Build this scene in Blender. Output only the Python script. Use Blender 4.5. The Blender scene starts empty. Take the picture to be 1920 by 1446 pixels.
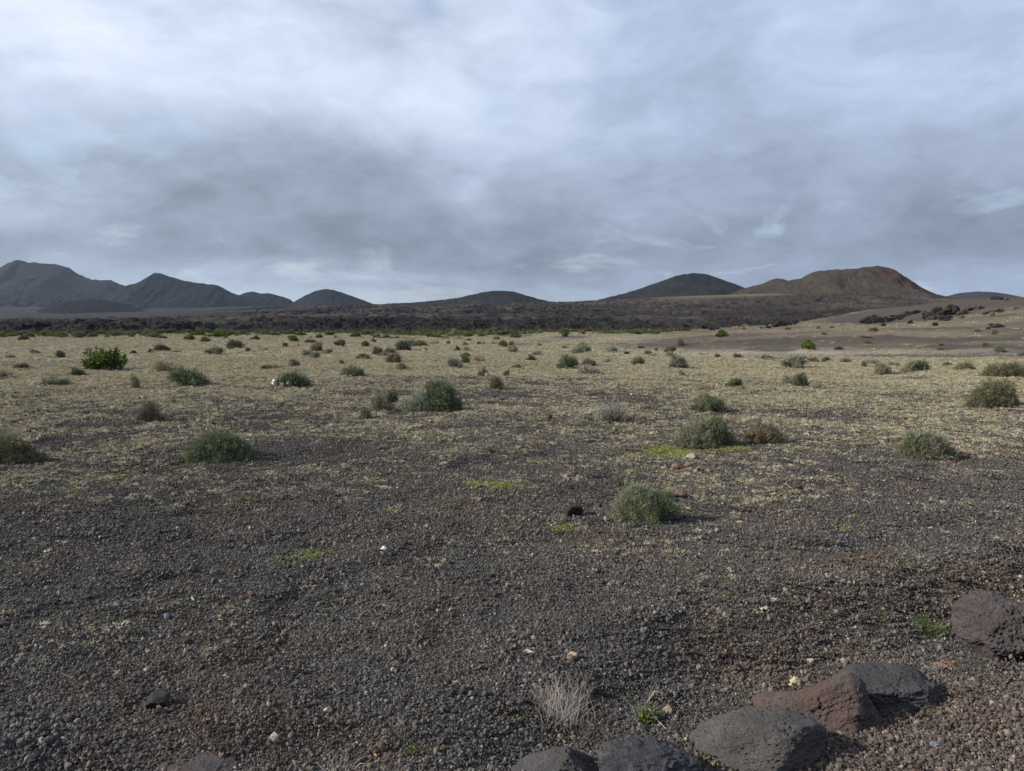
import bpy, math
import numpy as np
from mathutils import Vector

S = bpy.context.scene
R = math.radians
rng = np.random.default_rng(7)

# ------------------------------------------------------------------ camera
F = 1380.0                       # focal length in pixels of the 1920 px wide photograph
HZ = 604.0                       # row of the horizon in it
EYE = 1.9
PITCH = math.atan((723.0 - HZ) / F)
cam_d = bpy.data.cameras.new('camera')
cam = bpy.data.objects.new('camera', cam_d)
S.collection.objects.link(cam)
cam.location = (0, 0, EYE)
cam.rotation_euler = (math.pi / 2 - PITCH, 0, 0)
cam_d.sensor_width = 36.0
cam_d.lens = 36.0 * F / 1920.0
cam_d.clip_start = 0.05
cam_d.clip_end = 40000
S.camera = cam

# ------------------------------------------------------------------ light
SUN_EL, SUN_AZ = 29.0, 259.0     # azimuth clockwise from +Y (view direction): from the left, slightly behind
sd = bpy.data.lights.new('sun', 'SUN')
sun = bpy.data.objects.new('sun', sd)
S.collection.objects.link(sun)
sd.energy = 5.0
sd.angle = R(1.3)
sd.color = (1.0, 0.93, 0.82)
_dir = Vector((math.sin(R(SUN_AZ)) * math.cos(R(SUN_EL)), math.cos(R(SUN_AZ)) * math.cos(R(SUN_EL)), math.sin(R(SUN_EL))))
sun.rotation_euler = _dir.to_track_quat('Z', 'Y').to_euler()
S.view_settings.view_transform = 'Standard'
S.view_settings.look = 'None'
S.view_settings.exposure = 0.55
S.view_settings.gamma = 1.0
S.render.engine = 'CYCLES'
S.cycles.max_bounces = 5
S.cycles.diffuse_bounces = 3
S.cycles.transparent_max_bounces = 4
S.cycles.volume_bounces = 0
S.cycles.use_denoising = True


# ------------------------------------------------------------------ node helper
class NT:
    def __init__(s, tree):
        s.t = tree
        tree.nodes.clear()

    def n(s, kind, **kw):
        nd = s.t.nodes.new(kind)
        ins = kw.pop('ins', {})
        for k, v in kw.items():
            setattr(nd, k, v)
        for k, v in ins.items():
            s.set(nd.inputs[k], v)
        return nd

    def set(s, sock, v):
        if isinstance(v, bpy.types.NodeSocket):
            s.t.links.new(v, sock)
        elif v is not None:
            try:
                sock.default_value = v
            except Exception:
                sock.default_value = (*v, 1.0) if len(v) == 3 else v

    def m(s, op, a, b=None, c=None, clamp=False):
        nd = s.t.nodes.new('ShaderNodeMath')
        nd.operation = op
        nd.use_clamp = clamp
        for i, v in enumerate((a, b, c)):
            if v is not None:
                s.set(nd.inputs[i], v)
        return nd.outputs[0]

    def v(s, op, a, b=None):
        nd = s.t.nodes.new('ShaderNodeVectorMath')
        nd.operation = op
        s.set(nd.inputs[0], a)
        if b is not None:
            s.set(nd.inputs[1], b)
        return nd.outputs[0]

    def mix(s, f, a, b, blend='MIX'):
        nd = s.t.nodes.new('ShaderNodeMix')
        nd.data_type = 'RGBA'
        nd.blend_type = blend
        s.set(nd.inputs[0], f)
        s.set(nd.inputs[6], (*a, 1) if isinstance(a, tuple) and len(a) == 3 else a)
        s.set(nd.inputs[7], (*b, 1) if isinstance(b, tuple) and len(b) == 3 else b)
        return nd.outputs[2]

    def noise(s, vec, scale, detail=4, rough=0.55, dist=0.0):
        nd = s.t.nodes.new('ShaderNodeTexNoise')
        s.set(nd.inputs['Vector'], vec)
        nd.inputs['Scale'].default_value = scale
        nd.inputs['Detail'].default_value = detail
        nd.inputs['Roughness'].default_value = rough
        nd.inputs['Distortion'].default_value = dist
        return nd.outputs['Fac']

    def vor(s, vec, scale, feature='F1', out='Distance', rnd=1.0):
        nd = s.t.nodes.new('ShaderNodeTexVoronoi')
        nd.feature = feature
        s.set(nd.inputs['Vector'], vec)
        nd.inputs['Scale'].default_value = scale
        nd.inputs['Randomness'].default_value = rnd
        return nd.outputs[out]

    def ramp(s, fac, stops, interp='LINEAR'):
        nd = s.t.nodes.new('ShaderNodeValToRGB')
        cr = nd.color_ramp
        cr.interpolation = interp
        while len(cr.elements) < len(stops):
            cr.elements.new(0.5)
        for e, (p, c) in zip(cr.elements, stops):
            e.position = p
            e.color = (*c, 1) if not isinstance(c, (int, float)) else (c, c, c, 1)
        s.set(nd.inputs[0], fac)
        return nd.outputs[0]

    def mr(s, v, a, b, c=0.0, d=1.0, smooth=False):
        nd = s.t.nodes.new('ShaderNodeMapRange')
        nd.interpolation_type = 'SMOOTHSTEP' if smooth else 'LINEAR'
        s.set(nd.inputs[0], v)
        for i, x in enumerate((a, b, c, d)):
            s.set(nd.inputs[i + 1], x)
        return nd.outputs[0]


# ------------------------------------------------------------------ sky
W = bpy.data.worlds.new('World')
S.world = W
W.use_nodes = True
t = NT(W.node_tree)
tc = t.n('ShaderNodeTexCoord').outputs['Generated']
sep = t.n('ShaderNodeSeparateXYZ', ins={0: tc})
X, Y, Z = sep.outputs
az = t.m('ARCTAN2', X, Y)
el = t.m('ARCSINE', Z)
elc = t.m('MAXIMUM', el, 0.0)
den = t.m('ADD', t.m('MAXIMUM', Z, 0.0), 0.26)
pl = t.n('ShaderNodeCombineXYZ', ins={0: t.m('DIVIDE', X, den), 1: t.m('DIVIDE', Y, den), 2: 0.0}).outputs[0]
n1 = t.noise(t.v('ADD', pl, (5.3, 1.2, 0.0)), 1.3, 6, 0.5, 0.3)
n2 = t.noise(t.v('ADD', pl, (7.7, 2.2, 3.0)), 4.0, 7, 0.54, 0.3)
ang = t.n('ShaderNodeCombineXYZ', ins={0: az, 1: t.m('MULTIPLY', el, 2.1), 2: 0.37}).outputs[0]
n4 = t.noise(ang, 4.2, 8, 0.58, 0.4)
n5 = t.noise(t.v('ADD', ang, (3.0, 1.0, 2.0)), 13.0, 6, 0.6, 0.8)
n3 = t.noise(t.v('ADD', pl, (2.7, 9.2, 5.0)), 0.5, 2, 0.5, 0.0)


def blob(px, py, wx, wy, amp, rot=0.0):
    a0 = math.atan((px - 960) / F)
    e0 = math.atan((HZ - py) / F) * math.cos(a0)
    da = t.m('SUBTRACT', az, a0)
    de = t.m('SUBTRACT', el, e0)
    c, s_ = math.cos(rot), math.sin(rot)
    u = t.m('ADD', t.m('MULTIPLY', da, c), t.m('MULTIPLY', de, s_))
    v = t.m('SUBTRACT', t.m('MULTIPLY', de, c), t.m('MULTIPLY', da, s_))
    u = t.m('DIVIDE', u, wx / F)
    v = t.m('DIVIDE', v, wy / F)
    r2 = t.m('ADD', t.m('MULTIPLY', u, u), t.m('MULTIPLY', v, v))
    return t.m('MULTIPLY', t.m('EXPONENT', t.m('MULTIPLY', r2, -1.0)), amp)


base = t.ramp(t.m('DIVIDE', elc, 1.2), [(0.0, .41), (0.035, .40), (0.075, .27), (0.13, .34), (0.19, .48), (0.28, .58), (0.42, .62), (1.0, .58)])
B = t.m('ADD', base, .03)
for args in [(330, 70, 420, 150, .24), (60, 200, 170, 150, .18), (0, 400, 230, 60, .17), (860, 215, 170, 60, .16), (520, 170, 240, 55, .10),
             (160, 290, 300, 45, -.03), (640, 345, 330, 70, -.06), (250, 445, 420, 36, -.06), (1060, 290, 90, 50, .08), (900, 345, 75, 22, .10, .75),
             (1700, 110, 500, 160, .00), (1620, 270, 460, 110, .08), (1500, 330, 420, 60, .05), (1700, 470, 420, 45, .05), (760, 523, 260, 14, .10), (430, 500, 160, 14, .08),
             (980, 80, 200, 100, .05), (1650, 260, 330, 60, -.04), (560, 285, 200, 40, -.07)]:
    B = t.m('ADD', B, blob(*args))
B = t.m('ADD', B, t.m('MULTIPLY', t.m('SUBTRACT', n1, 0.5), t.mr(az, -0.5, 0.6, 0.46, 0.36)))
B = t.m('ADD', B, t.m('MULTIPLY', t.m('SUBTRACT', n2, 0.5), 0.12))
B = t.m('ADD', B, t.m('MULTIPLY', t.m('SUBTRACT', n4, 0.47), 0.58))
B = t.m('ADD', B, t.m('MULTIPLY', t.m('SUBTRACT', n5, 0.5), 0.24))
B = t.m('ADD', B, t.m('MULTIPLY', t.m('SUBTRACT', n3, 0.5), 0.16))
coolL = t.ramp(B, [(0.0, (.105, .130, .170)), (0.25, (.19, .23, .29)), (0.45, (.315, .375, .475)), (0.62, (.445, .52, .655)), (0.85, (.66, .74, .88)), (1.0, (.80, .85, .95))])
lav = t.ramp(B, [(0.0, (.115, .138, .18)), (0.25, (.205, .245, .32)), (0.45, (.315, .375, .50)), (0.62, (.41, .49, .66)), (0.85, (.59, .68, .86)), (1.0, (.70, .77, .93))])
side = t.mr(t.m('ADD', az, t.m('MULTIPLY', t.m('SUBTRACT', n3, .5), .8)), -0.25, 0.25, 0, 1, True)
cl = t.mix(side, coolL, lav)
nis = t.n('ShaderNodeTexSky', sky_type='NISHITA', sun_disc=False)
nis.sun_elevation = R(SUN_EL)
nis.sun_rotation = R(SUN_AZ)
bgs = t.n('ShaderNodeBackground', ins={0: nis.outputs[0], 1: 0.15})
bgc = t.n('ShaderNodeBackground', ins={0: cl, 1: 0.78})
gap = t.m('ADD', blob(803, 12, 26, 42, 0.5, 0.5), t.m('ADD', blob(925, 215, 30, 45, .22), blob(720, 562, 320, 16, .22)))
gap = t.m('ADD', gap, t.mr(t.noise(t.v('ADD', pl, (3.1, 0.2, 9.0)), 1.7, 6, 0.6, 0.6), 0.58, 0.76, 0.0, 0.45), clamp=True)
mx = t.n('ShaderNodeMixShader', ins={0: gap, 1: bgc.outputs[0], 2: bgs.outputs[0]})
t.n('ShaderNodeOutputWorld', ins={0: mx.outputs[0]})


# ------------------------------------------------------------------ numpy noise
def _h(ix, iy, iz, seed):
    h = (ix.astype(np.int64) * 374761393 + iy.astype(np.int64) * 668265263 + iz.astype(np.int64) * 2147483647 + seed * 974711) & 0xFFFFFFFF
    h = ((h ^ (h >> 13)) * 1274126177) & 0xFFFFFFFF
    h = ((h ^ (h >> 16)) * 2246822519) & 0xFFFFFFFF
    return ((h ^ (h >> 15)) & 0xFFFFFF) / float(0xFFFFFF)


def vn2(x, y, seed=0):
    ix, iy = np.floor(x), np.floor(y)
    fx, fy = x - ix, y - iy
    fx = fx * fx * fx * (fx * (fx * 6 - 15) + 10)
    fy = fy * fy * fy * (fy * (fy * 6 - 15) + 10)
    z = np.zeros_like(ix)
    a, b = _h(ix, iy, z, seed), _h(ix + 1, iy, z, seed)
    c, d = _h(ix, iy + 1, z, seed), _h(ix + 1, iy + 1, z, seed)
    return (a * (1 - fx) + b * fx) * (1 - fy) + (c * (1 - fx) + d * fx) * fy


def fbm2(x, y, oct=4, seed=0, gain=0.5, lac=2.03):
    s, a, tot = 0.0, 1.0, 0.0
    for i in range(oct):
        s = s + a * vn2(x + 17.3 * i, y - 9.1 * i, seed + i)
        tot += a
        a *= gain
        x, y = (x * 0.8 - y * 0.6) * lac, (x * 0.6 + y * 0.8) * lac
    return s / tot


def vn3(p, seed=0):
    i = np.floor(p)
    f = p - i
    f = f * f * (3 - 2 * f)
    r = 0
    for dx in (0, 1):
        for dy in (0, 1):
            for dz in (0, 1):
                w = (f[:, 0] if dx else 1 - f[:, 0]) * (f[:, 1] if dy else 1 - f[:, 1]) * (f[:, 2] if dz else 1 - f[:, 2])
                r = r + w * _h(i[:, 0] + dx, i[:, 1] + dy, i[:, 2] + dz, seed)
    return r


def fbm3(p, oct=4, seed=0, gain=0.5):
    s, a, tot = 0.0, 1.0, 0.0
    for i in range(oct):
        s = s + a * vn3(p + 13.7 * i, seed + i)
        tot += a
        a *= gain
        p = p * 2.03
    return s / tot


def worley3(p, seed=0):
    i = np.floor(p)
    best = np.full(len(p), 9.0)
    for dx in (-1, 0, 1):
        for dy in (-1, 0, 1):
            for dz in (-1, 0, 1):
                c = i + (dx, dy, dz)
                q = np.stack([_h(c[:, 0], c[:, 1], c[:, 2], seed + k) for k in range(3)], 1) + c
                best = np.minimum(best, ((p - q) ** 2).sum(1))
    return np.sqrt(best)


def sstep(a, b, x):
    u = np.clip((x - a) / (b - a), 0, 1)
    return u * u * (3 - 2 * u)


# ------------------------------------------------------------------ mesh helpers
def mesh_np(name, verts, faces, smooth=True):
    """faces: (n,3) or (n,4) int array"""
    me = bpy.data.meshes.new(name)
    verts = np.asarray(verts, np.float32)
    faces = np.asarray(faces, np.int32)
    k = faces.shape[1]
    me.vertices.add(len(verts))
    me.vertices.foreach_set('co', verts.ravel())
    me.loops.add(faces.size)
    me.loops.foreach_set('vertex_index', faces.ravel())
    me.polygons.add(len(faces))
    me.polygons.foreach_set('loop_start', np.arange(0, faces.size, k, dtype=np.int32))
    me.polygons.foreach_set('use_smooth', np.full(len(faces), smooth, bool))
    me.update(calc_edges=True)
    return me


def attr(me, name, vals):
    a = me.attributes.new(name, 'FLOAT', 'POINT')
    a.data.foreach_set('value', np.asarray(vals, np.float32).ravel())


def obj(name, me, mat=None, parent=None, label=None, cat=None, group=None, kind=None, loc=None, coll=None):
    o = bpy.data.objects.new(name, me)
    (coll or S.collection).objects.link(o)
    if mat is not None and not me.materials:
        me.materials.append(mat)
    if parent is not None:
        o.parent = parent
    if loc is not None:
        o.location = loc
    if label:
        o['label'] = label
    if cat:
        o['category'] = cat
    if group:
        o['group'] = group
    if kind:
        o['kind'] = kind
    return o


def grid_faces(nr, nc):
    i = np.arange(nr - 1)[:, None] * nc + np.arange(nc - 1)[None, :]
    return np.stack([i, i + 1, i + nc + 1, i + nc], -1).reshape(-1, 4)


def new_mat(name):
    m = bpy.data.materials.new(name)
    m.use_nodes = True
    return m, NT(m.node_tree)


def finish(t, col, rough=0.9, height=None, bump=0.5, dist=0.01, spec=0.25, transl=0.0):
    nrm = None
    if height is not None:
        nrm = t.n('ShaderNodeBump', ins={'Strength': bump, 'Distance': dist, 'Height': height}).outputs[0]
    p = t.n('ShaderNodeBsdfPrincipled', ins={'Base Color': col, 'Roughness': rough, 'Specular IOR Level': spec})
    if nrm is not None:
        t.t.links.new(nrm, p.inputs['Normal'])
    out = p.outputs[0]
    if transl:
        tr = t.n('ShaderNodeBsdfTranslucent', ins={0: col})
        out = t.n('ShaderNodeMixShader', ins={0: transl, 1: p.outputs[0], 2: tr.outputs[0]}).outputs[0]
    t.n('ShaderNodeOutputMaterial', ins={0: out})


# ------------------------------------------------------------------ picture <-> world
cp, sp_ = math.cos(PITCH), math.sin(PITCH)


def ray(px, py):
    u, v = (px - 960) / F, (723 - py) / F
    return np.array([u, cp + v * sp_, -sp_ + v * cp])


def zrow(py, D):
    """height at forward distance D that shows at row py"""
    v = (723 - py) / F
    return EYE + D * (-sp_ + v * cp) / (cp + v * sp_)


# ------------------------------------------------------------------ near ground height
P_K = np.array([-2500, 850, 960, 1100, 1280, 1400, 1550, 1620, 1700, 1800, 1920, 2100, 4500.])
D_K = np.array([0, 25, 35, 42, 55, 70, 85, 95, 110, 125, 145, 152, 170, 190, 250.])
T_K = np.array([
    [0, 0, 0, 0, 0, 0, 0, 0, 0, 0, 0, -.1, -.6, -1, -1.5],
    [0, 0, 0, 0, 0, 0, 0, 0, 0, 0, 0, -.1, -.6, -1, -1.5],
    [0, 0, 0, 0, 0, 0, .08, .12, .10, .05, 0, -.1, -.6, -1, -1.5],
    [0, 0, 0, 0, .05, .22, .42, .48, .35, .1, 0, -.1, -.6, -1, -1.5],
    [0, 0, 0, 0, .1, .45, .74, .70, .5, .2, 0, -.1, -.6, -1, -1.5],
    [0, 0, 0, .02, .38, .92, 1.28, 1.25, .9, .5, .2, .1, -.6, -1, -1.5],
    [0, 0, 0, .08, .58, 1.15, 1.58, 1.62, 1.5, 2.0, 2.6, 2.6, 2.2, .5, -1],
    [0, 0, .02, .12, .6, 1.1, 1.42, 1.48, 1.65, 2.6, 4.1, 4.4, 3.8, 2, 0],
    [0, 0, .05, .15, .6, 1.0, 1.33, 1.6, 2.5, 4.0, 5.15, 5.3, 4.6, 3, 1],
    [0, 0, .08, .28, .6, 1.0, 1.6, 2.4, 3.8, 5.2, 6.2, 6.4, 5.9, 4, 2],
    [0, .05, .22, .45, .8, 1.4, 2.4, 3.4, 5.0, 6.1, 6.8, 7.0, 6.6, 5, 3],
    [0, .1, .3, .6, 1.1, 1.9, 3.1, 4.2, 5.8, 6.9, 7.6, 7.8, 7.4, 6, 4],
    [0, .1, .3, .6, 1.1, 1.9, 3.1, 4.2, 5.8, 6.9, 7.6, 7.8, 7.4, 6, 4]])
PF = np.arange(-2500, 4501, 20.)
DF = np.arange(0, 251, 1.)
_tmp = np.array([np.interp(DF, D_K, r) for r in T_K])
TF = np.array([np.interp(PF, P_K, _tmp[:, j]) for j in range(len(DF))]).T


def blur1(a, s, axis):
    k = np.exp(-0.5 * (np.arange(-3 * s, 3 * s + 1) / s) ** 2)
    k /= k.sum()
    pad = [(0, 0), (0, 0)]
    pad[axis] = (3 * s, 3 * s)
    ap = np.pad(a, pad, mode='edge')
    return np.apply_along_axis(lambda r: np.convolve(r, k, 'valid'), axis, ap)


TF = blur1(blur1(TF, 2, 0), 3, 1)


def bil(tab, u, v):
    u = np.clip(u, 0, tab.shape[0] - 1.001)
    v = np.clip(v, 0, tab.shape[1] - 1.001)
    i, j = u.astype(int), v.astype(int)
    fu, fv = u - i, v - j
    return (tab[i, j] * (1 - fu) + tab[i + 1, j] * fu) * (1 - fv) + (tab[i, j + 1] * (1 - fu) + tab[i + 1, j + 1] * fu) * fv


def azpx(x, y):
    return 960 + F * 1.0037 * x / np.maximum(y, 0.35 * np.abs(x) + 0.01)


# line of the road shoulder: from the photo's lower middle to its right edge
def shoulder(x, y):
    """signed distance (m) beyond the foot of the shoulder, positive on the plain's side"""
    return (y - (2.95 + 0.42 * (x - 0.2))) * 0.92


def Hn(x, y, fine=True):
    x = np.asarray(x, float)
    y = np.asarray(y, float)
    r = np.hypot(x, y)
    px = azpx(x, y)
    z = bil(TF, (px + 2500) / 20., np.maximum(y, 0))
    z = np.where(y > 0, z, 0)
    z = z + (fbm2(x / 9, y / 9, 3, 5) - .5) * 0.22 * sstep(5, 20, r)
    z = z + (fbm2(x / 2.2, y / 2.2, 3, 9) - .5) * 0.15 * sstep(3, 6, r)
    z = z + (fbm2(x / 0.6, y / 0.6, 3, 19) - .5) * 0.085 + (fbm2(x / 0.22, y / 0.22, 2, 29) - .5) * 0.03
    # shoulder and the shallow ditch before it
    s = shoulder(x, y)
    w = sstep(-0.3, 0.6, x + 0.15)
    z = z + 0.13 * (1 - sstep(-0.55, 0.15, s)) * w
    z = z - 0.09 * np.exp(-((s - 0.40) / 0.38) ** 2) * w
    z = z + 0.10 * np.exp(-((s - 1.25) / 0.36) ** 2) * w * sstep(0.2, 0.9, x) * (0.6 + .8 * fbm2(x * 1.3, y * 1.3, 2, 77))
    # mound on the left foreground
    z = z + 0.05 * np.exp(-(((x + 1.5) / .9) ** 2 + ((y - 3.35) / .35) ** 2))
    if fine:
        z = z + (fbm2(x / .09, y / .09, 2, 39) - .5) * 0.016
        z = z + (fbm2(x / 1.6, y / 1.6, 4, 47, .6) - .5) * .30 * sstep(38, 60, r) * sstep(1050, 1300, px)
        z = z + (fbm2(x / 6, y / 6, 3, 48) - .5) * .7 * sstep(85, 105, y) * sstep(1450, 1600, px)
        z = z + (fbm2(x / 30, y / 16, 4, 49) - .5) * 0.5 * sstep(60, 120, r) * sstep(1000, 1500, px)
        z = z + (np.abs(fbm2(x / 6, y / 10, 4, 59) - .5)) * -0.7 * sstep(85, 110, y) * sstep(1500, 1700, px)
    return z


def hit(px, py, dmax=170.0):
    d = ray(px, py)
    t0 = 1.5
    prev = t0
    tt = t0 * 1.0
    ts = np.exp(np.linspace(math.log(1.2), math.log(dmax), 1400))
    p = np.array([0, 0, EYE])[None] + ts[:, None] * d[None]
    g = p[:, 2] - Hn(p[:, 0], p[:, 1])
    k = np.argmax(g < 0)
    if g[k] >= 0:
        k = len(ts) - 1
    a, b = ts[max(k - 1, 0)], ts[k]
    for _ in range(14):
        m_ = .5 * (a + b)
        q = np.array([0, 0, EYE]) + m_ * d
        if q[2] - float(Hn(q[0], q[1])) < 0:
            b = m_
        else:
            a = m_
    q = np.array([0, 0, EYE]) + b * d
    return q


# ------------------------------------------------------------------ ground attributes
# streaks and patches of bare gravel (negative) or ground cover (positive), laid where they lie on the plain
_patches = []
for _p in [(1370, 1500, 641, 4, -.7), (1400, 1500, 655, 3, -.6), (1395, 1470, 674, 2.5, -.9), (1590, 1960, 668, 4, -.3), (1720, 1960, 647, 3, -.4, 655), (1540, 1960, 684, 2.5, -.35, 676), (1090, 1290, 642, 3, -.25), (1300, 1420, 630, 2, -.4), (1280, 1560, 618, 1.5, .5, 612), (1560, 1800, 618, 2, .5, 625), (1700, 1960, 637, 2, .35), (1480, 1700, 660, 3, .3), (1640, 1850, 628, 3, -.5, 640), (965, 1062, 647, 1.3, -.9, 631), (985, 1075, 646, 1.3, -.9, 631), (-80, 560, 688, 4.0, -1.0), (560, 640, 688, 2.5, -.5), (560, 760, 736, 4, -.5), (690, 1000, 742, 4, -.45), (640, 740, 693, 2.5, -.7),
                                (960, 2000, 706, 1.6, -.55), (900, 2000, 719, 1.6, -.5), (850, 1120, 717, 5, -.35), (1450, 1950, 735, 7, -.55), (1130, 1450, 750, 9, -.3),
                                (-50, 60, 655, 3, -.6), (60, 140, 652, 2, -.5), (540, 760, 634, 3, -.6), (760, 960, 631, 2.5, -.55), (1000, 1290, 648, 3, -.45),
                                (40, 210, 832, 10, -.4), (520, 660, 855, 14, -.3), (0, 260, 900, 16, .35), (170, 350, 945, 18, .28), (430, 620, 882, 9, .35),
                                (870, 970, 912, 8, .45), (690, 850, 830, 12, .35), (1230, 1480, 880, 30, .14), (240, 420, 800, 10, .3), (1280, 1700, 688, 8, .3),
                                (1180, 1300, 880, 22, .1), (350, 440, 750, 5, -.25), (500, 580, 748, 4, -.4), (1450, 1640, 775, 20, -.1)]:
    px0, px1, py, th, amt = _p[:5]
    a, b = hit(px0, py)[:2], hit(px1, _p[5] if len(_p) > 5 else py)[:2]
    c1, c2 = hit(.5 * (px0 + px1), py - th), hit(.5 * (px0 + px1), py + th)
    _patches.append((a, b, max(abs(c1[1] - c2[1]) * .5, .05), amt))


def cover_at(x, y):
    r = np.hypot(x, y)
    px = azpx(x, y)
    left = sstep(700, 300, px)
    lr = r * (1 + 0.22 * left + 0.10 * sstep(1100, 1500, px) * (r < 18))
    b = np.interp(lr, [0, 4, 6, 7.5, 9, 11, 14, 17, 21, 25, 30, 60, 90, 150, 260], [0, .0, .05, .09, .13, .15, .19, .26, .42, .68, .92, .97, .9, .8, .4])
    n = fbm2(x / 3.2, y / 2.2, 4, 101)
    nb = fbm2(x / 11, y / 7, 3, 131)
    c = b + (n - .5) * 1.1 * np.clip(b * 3, 0, 1) * (1 - .55 * sstep(.8, 1, b)) + (nb - .5) * .7 * np.clip(b * 3, 0, 1)
    wob = (fbm2(x / 2.5, y / 2.5, 2, 151) - .5)
    # the rise and ridge on the right: thinner cover, bare gullies
    hill = sstep(990, 1330, px) * sstep(38, 44, r + 4 * wob) * (1 - .0 * px)
    hn = fbm2(x / 22 + y / 40, y / 9, 4, 171)
    hc = .42 + (hn - .5) * 2.1 + .35 * sstep(1500, 1050, px) - .25 * sstep(60, 45, r) + .15 * sstep(70, 85, r)
    c = c * (1 - hill) + hc * hill
    ridge = sstep(1480, 1600, px) * sstep(96, 108, y)
    crest = sstep(1720, 1560, px) * sstep(138, 150, y)
    rc = -.08 + 1.0 * crest + (fbm2(x / 9, y / 9, 3, 191) - .5) * .5 + .5 * sstep(1890, 1960, px) * sstep(138, 150, y)
    c = c * (1 - ridge) + rc * ridge
    c = np.clip(c, 0, 1)
    pn = sstep(.35, .65, fbm2(x / 4.0, y / 2.5, 4, 161))
    for (a, b2, w, amt) in _patches:
        dd = b2 - a
        L = np.hypot(*dd)
        u = ((x - a[0]) * dd[0] + (y - a[1]) * dd[1]) / L
        v = ((x - a[0]) * -dd[1] + (y - a[1]) * dd[0]) / L
        if amt < 0 and w > .6:
            v = v * (1 + wob * .8)
        e = (.35 + 1.3 * pn) * np.exp(-((v + wob * w * 1.5) / w) ** 2) * sstep(-.15, .15, u / L + wob * .2) * (1 - sstep(.85, 1.15, u / L + wob * .2))
        c = c + amt * e
    return np.clip(c, 0, 1)


def tone_at(x, y):
    r = np.hypot(x, y)
    px = azpx(x, y)
    tn = sstep(1000, 1400, px) * 1.0 * sstep(38, 60, r) * .8 + .15
    tn = tn + sstep(1500, 1620, px) * sstep(95, 108, y) * .5
    tn = tn + (fbm2(x / 5, y / 5, 3, 211) - .5) * .4
    # earthy patches near the camera
    for (cx, cy, w, am) in [(-1.55, 3.25, .42, .8), (-1.15, 3.1, .3, .6), (-1.9, 2.75, .3, .7), (1.35, 3.95, .45, .5), (.62, 4.3, .3, .45), (-.55, 3.05, .25, .6), (2.3, 5.3, .6, .3), (1.25, 5.0, .5, .25), (-2.1, 3.4, .3, .4)]:
        tn = tn + am * np.exp(-(((x - cx) / w) ** 2 + ((y - cy) / (w * .7)) ** 2)) * (.5 + fbm2(x * 4, y * 4, 2, 231))
    return np.clip(tn, 0, 1)


def green_at(x, y):
    r = np.hypot(x, y)
    px = azpx(x, y)
    g = sstep(1330, 1250, px) * np.maximum(sstep(112, 128, y) * sstep(.38, .46, fbm2(x / 7, y / 6, 3, 251)), sstep(80, 112, y) * sstep(.54, .60, fbm2(x / 7, y / 6, 3, 251)))
    return np.clip(g, 0, 1)


# ------------------------------------------------------------------ ground sheet
th = np.concatenate([np.linspace(-180, -50, 40), np.linspace(-49, 49, 1000), np.linspace(50, 180, 40)])
rr = np.concatenate([[0.02, .5, 1.0], np.exp(np.linspace(math.log(1.5), math.log(230), 1000))])
TH, RR = np.meshgrid(np.radians(th), rr)
gx, gy = (RR * np.sin(TH)).ravel(), (RR * np.cos(TH)).ravel()
gz = Hn(gx, gy)
me = mesh_np('ground', np.stack([gx, gy, gz], 1), grid_faces(len(rr), len(th))[:, ::-1])
attr(me, 'cover', cover_at(gx, gy))
attr(me, 'tone', tone_at(gx, gy))
attr(me, 'green', green_at(gx, gy))

mg, t = new_mat('gravel_ground')
pos = t.n('ShaderNodeNewGeometry').outputs['Position']
cov = t.n('ShaderNodeAttribute', attribute_name='cover').outputs['Fac']
ton = t.n('ShaderNodeAttribute', attribute_name='tone').outputs['Fac']
grn = t.n('ShaderNodeAttribute', attribute_name='green').outputs['Fac']
pxy = t.v('MULTIPLY', pos, (1, 1, 0.2))
vc = t.n('ShaderNodeTexVoronoi', ins={'Vector': pxy, 'Scale': 55.0})
cell = t.n('ShaderNodeSeparateColor', ins={0: vc.outputs['Color']}).outputs[0]
g1 = t.ramp(cell, [(0, (.028, .026, .025)), (.5, (.060, .055, .052)), (.85, (.095, .086, .076)), (1, (.18, .165, .14))])
soil = t.mix(t.noise(pos, 1.5, 5), (.038, .030, .024), (.068, .053, .041))
base_c = t.mix(t.m('MULTIPLY', ton, 0.8), g1, soil)
# pale ground cover: clumps a few centimetres wide
vs = t.n('ShaderNodeTexVoronoi', ins={'Vector': pxy, 'Scale': 19.0})
vcell = t.n('ShaderNodeSeparateColor', ins={0: vs.outputs['Color']})
clump = t.m('SUBTRACT', t.m('ADD', cov, t.m('MULTIPLY', t.m('SUBTRACT', t.noise(pos, 3.0, 4, .7), .5), .9)), vcell.outputs[0])
cm = t.mr(clump, -0.05, 0.12)
cm = t.m('MULTIPLY', cm, t.mr(vs.outputs['Distance'], 0.3, 0.75, 1.0, 0.25))
smo = t.m('MULTIPLY', t.mr(t.m('ADD', cov, t.m('MULTIPLY', t.m('SUBTRACT', t.noise(pos, .5, 7, .7), .5), 1.2)), .1, .9), .85)
hf = t.mr(ton, .45, .75)
cm = t.m('ADD', t.m('MULTIPLY', cm, t.m('SUBTRACT', 1.0, hf)), t.m('MULTIPLY', smo, hf))
tan = t.mix(vcell.outputs[1], (.25, .22, .15), (.42, .38, .285))
tan = t.mix(t.mr(t.noise(pos, .22, 4), .4, .62), tan, t.mix(vcell.outputs[2], (.27, .23, .155), (.38, .335, .235)))
cm = t.m('MAXIMUM', cm, t.m('MULTIPLY', grn, t.mr(t.noise(pos, 1.2, 5), .45, .65)))
tan = t.mix(t.m('MULTIPLY', grn, .85), tan, (.075, .095, .022))
tan = t.mix(t.mr(ton, .3, .8), tan, (.140, .115, .078))
col = t.mix(cm, base_c, tan)
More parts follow.
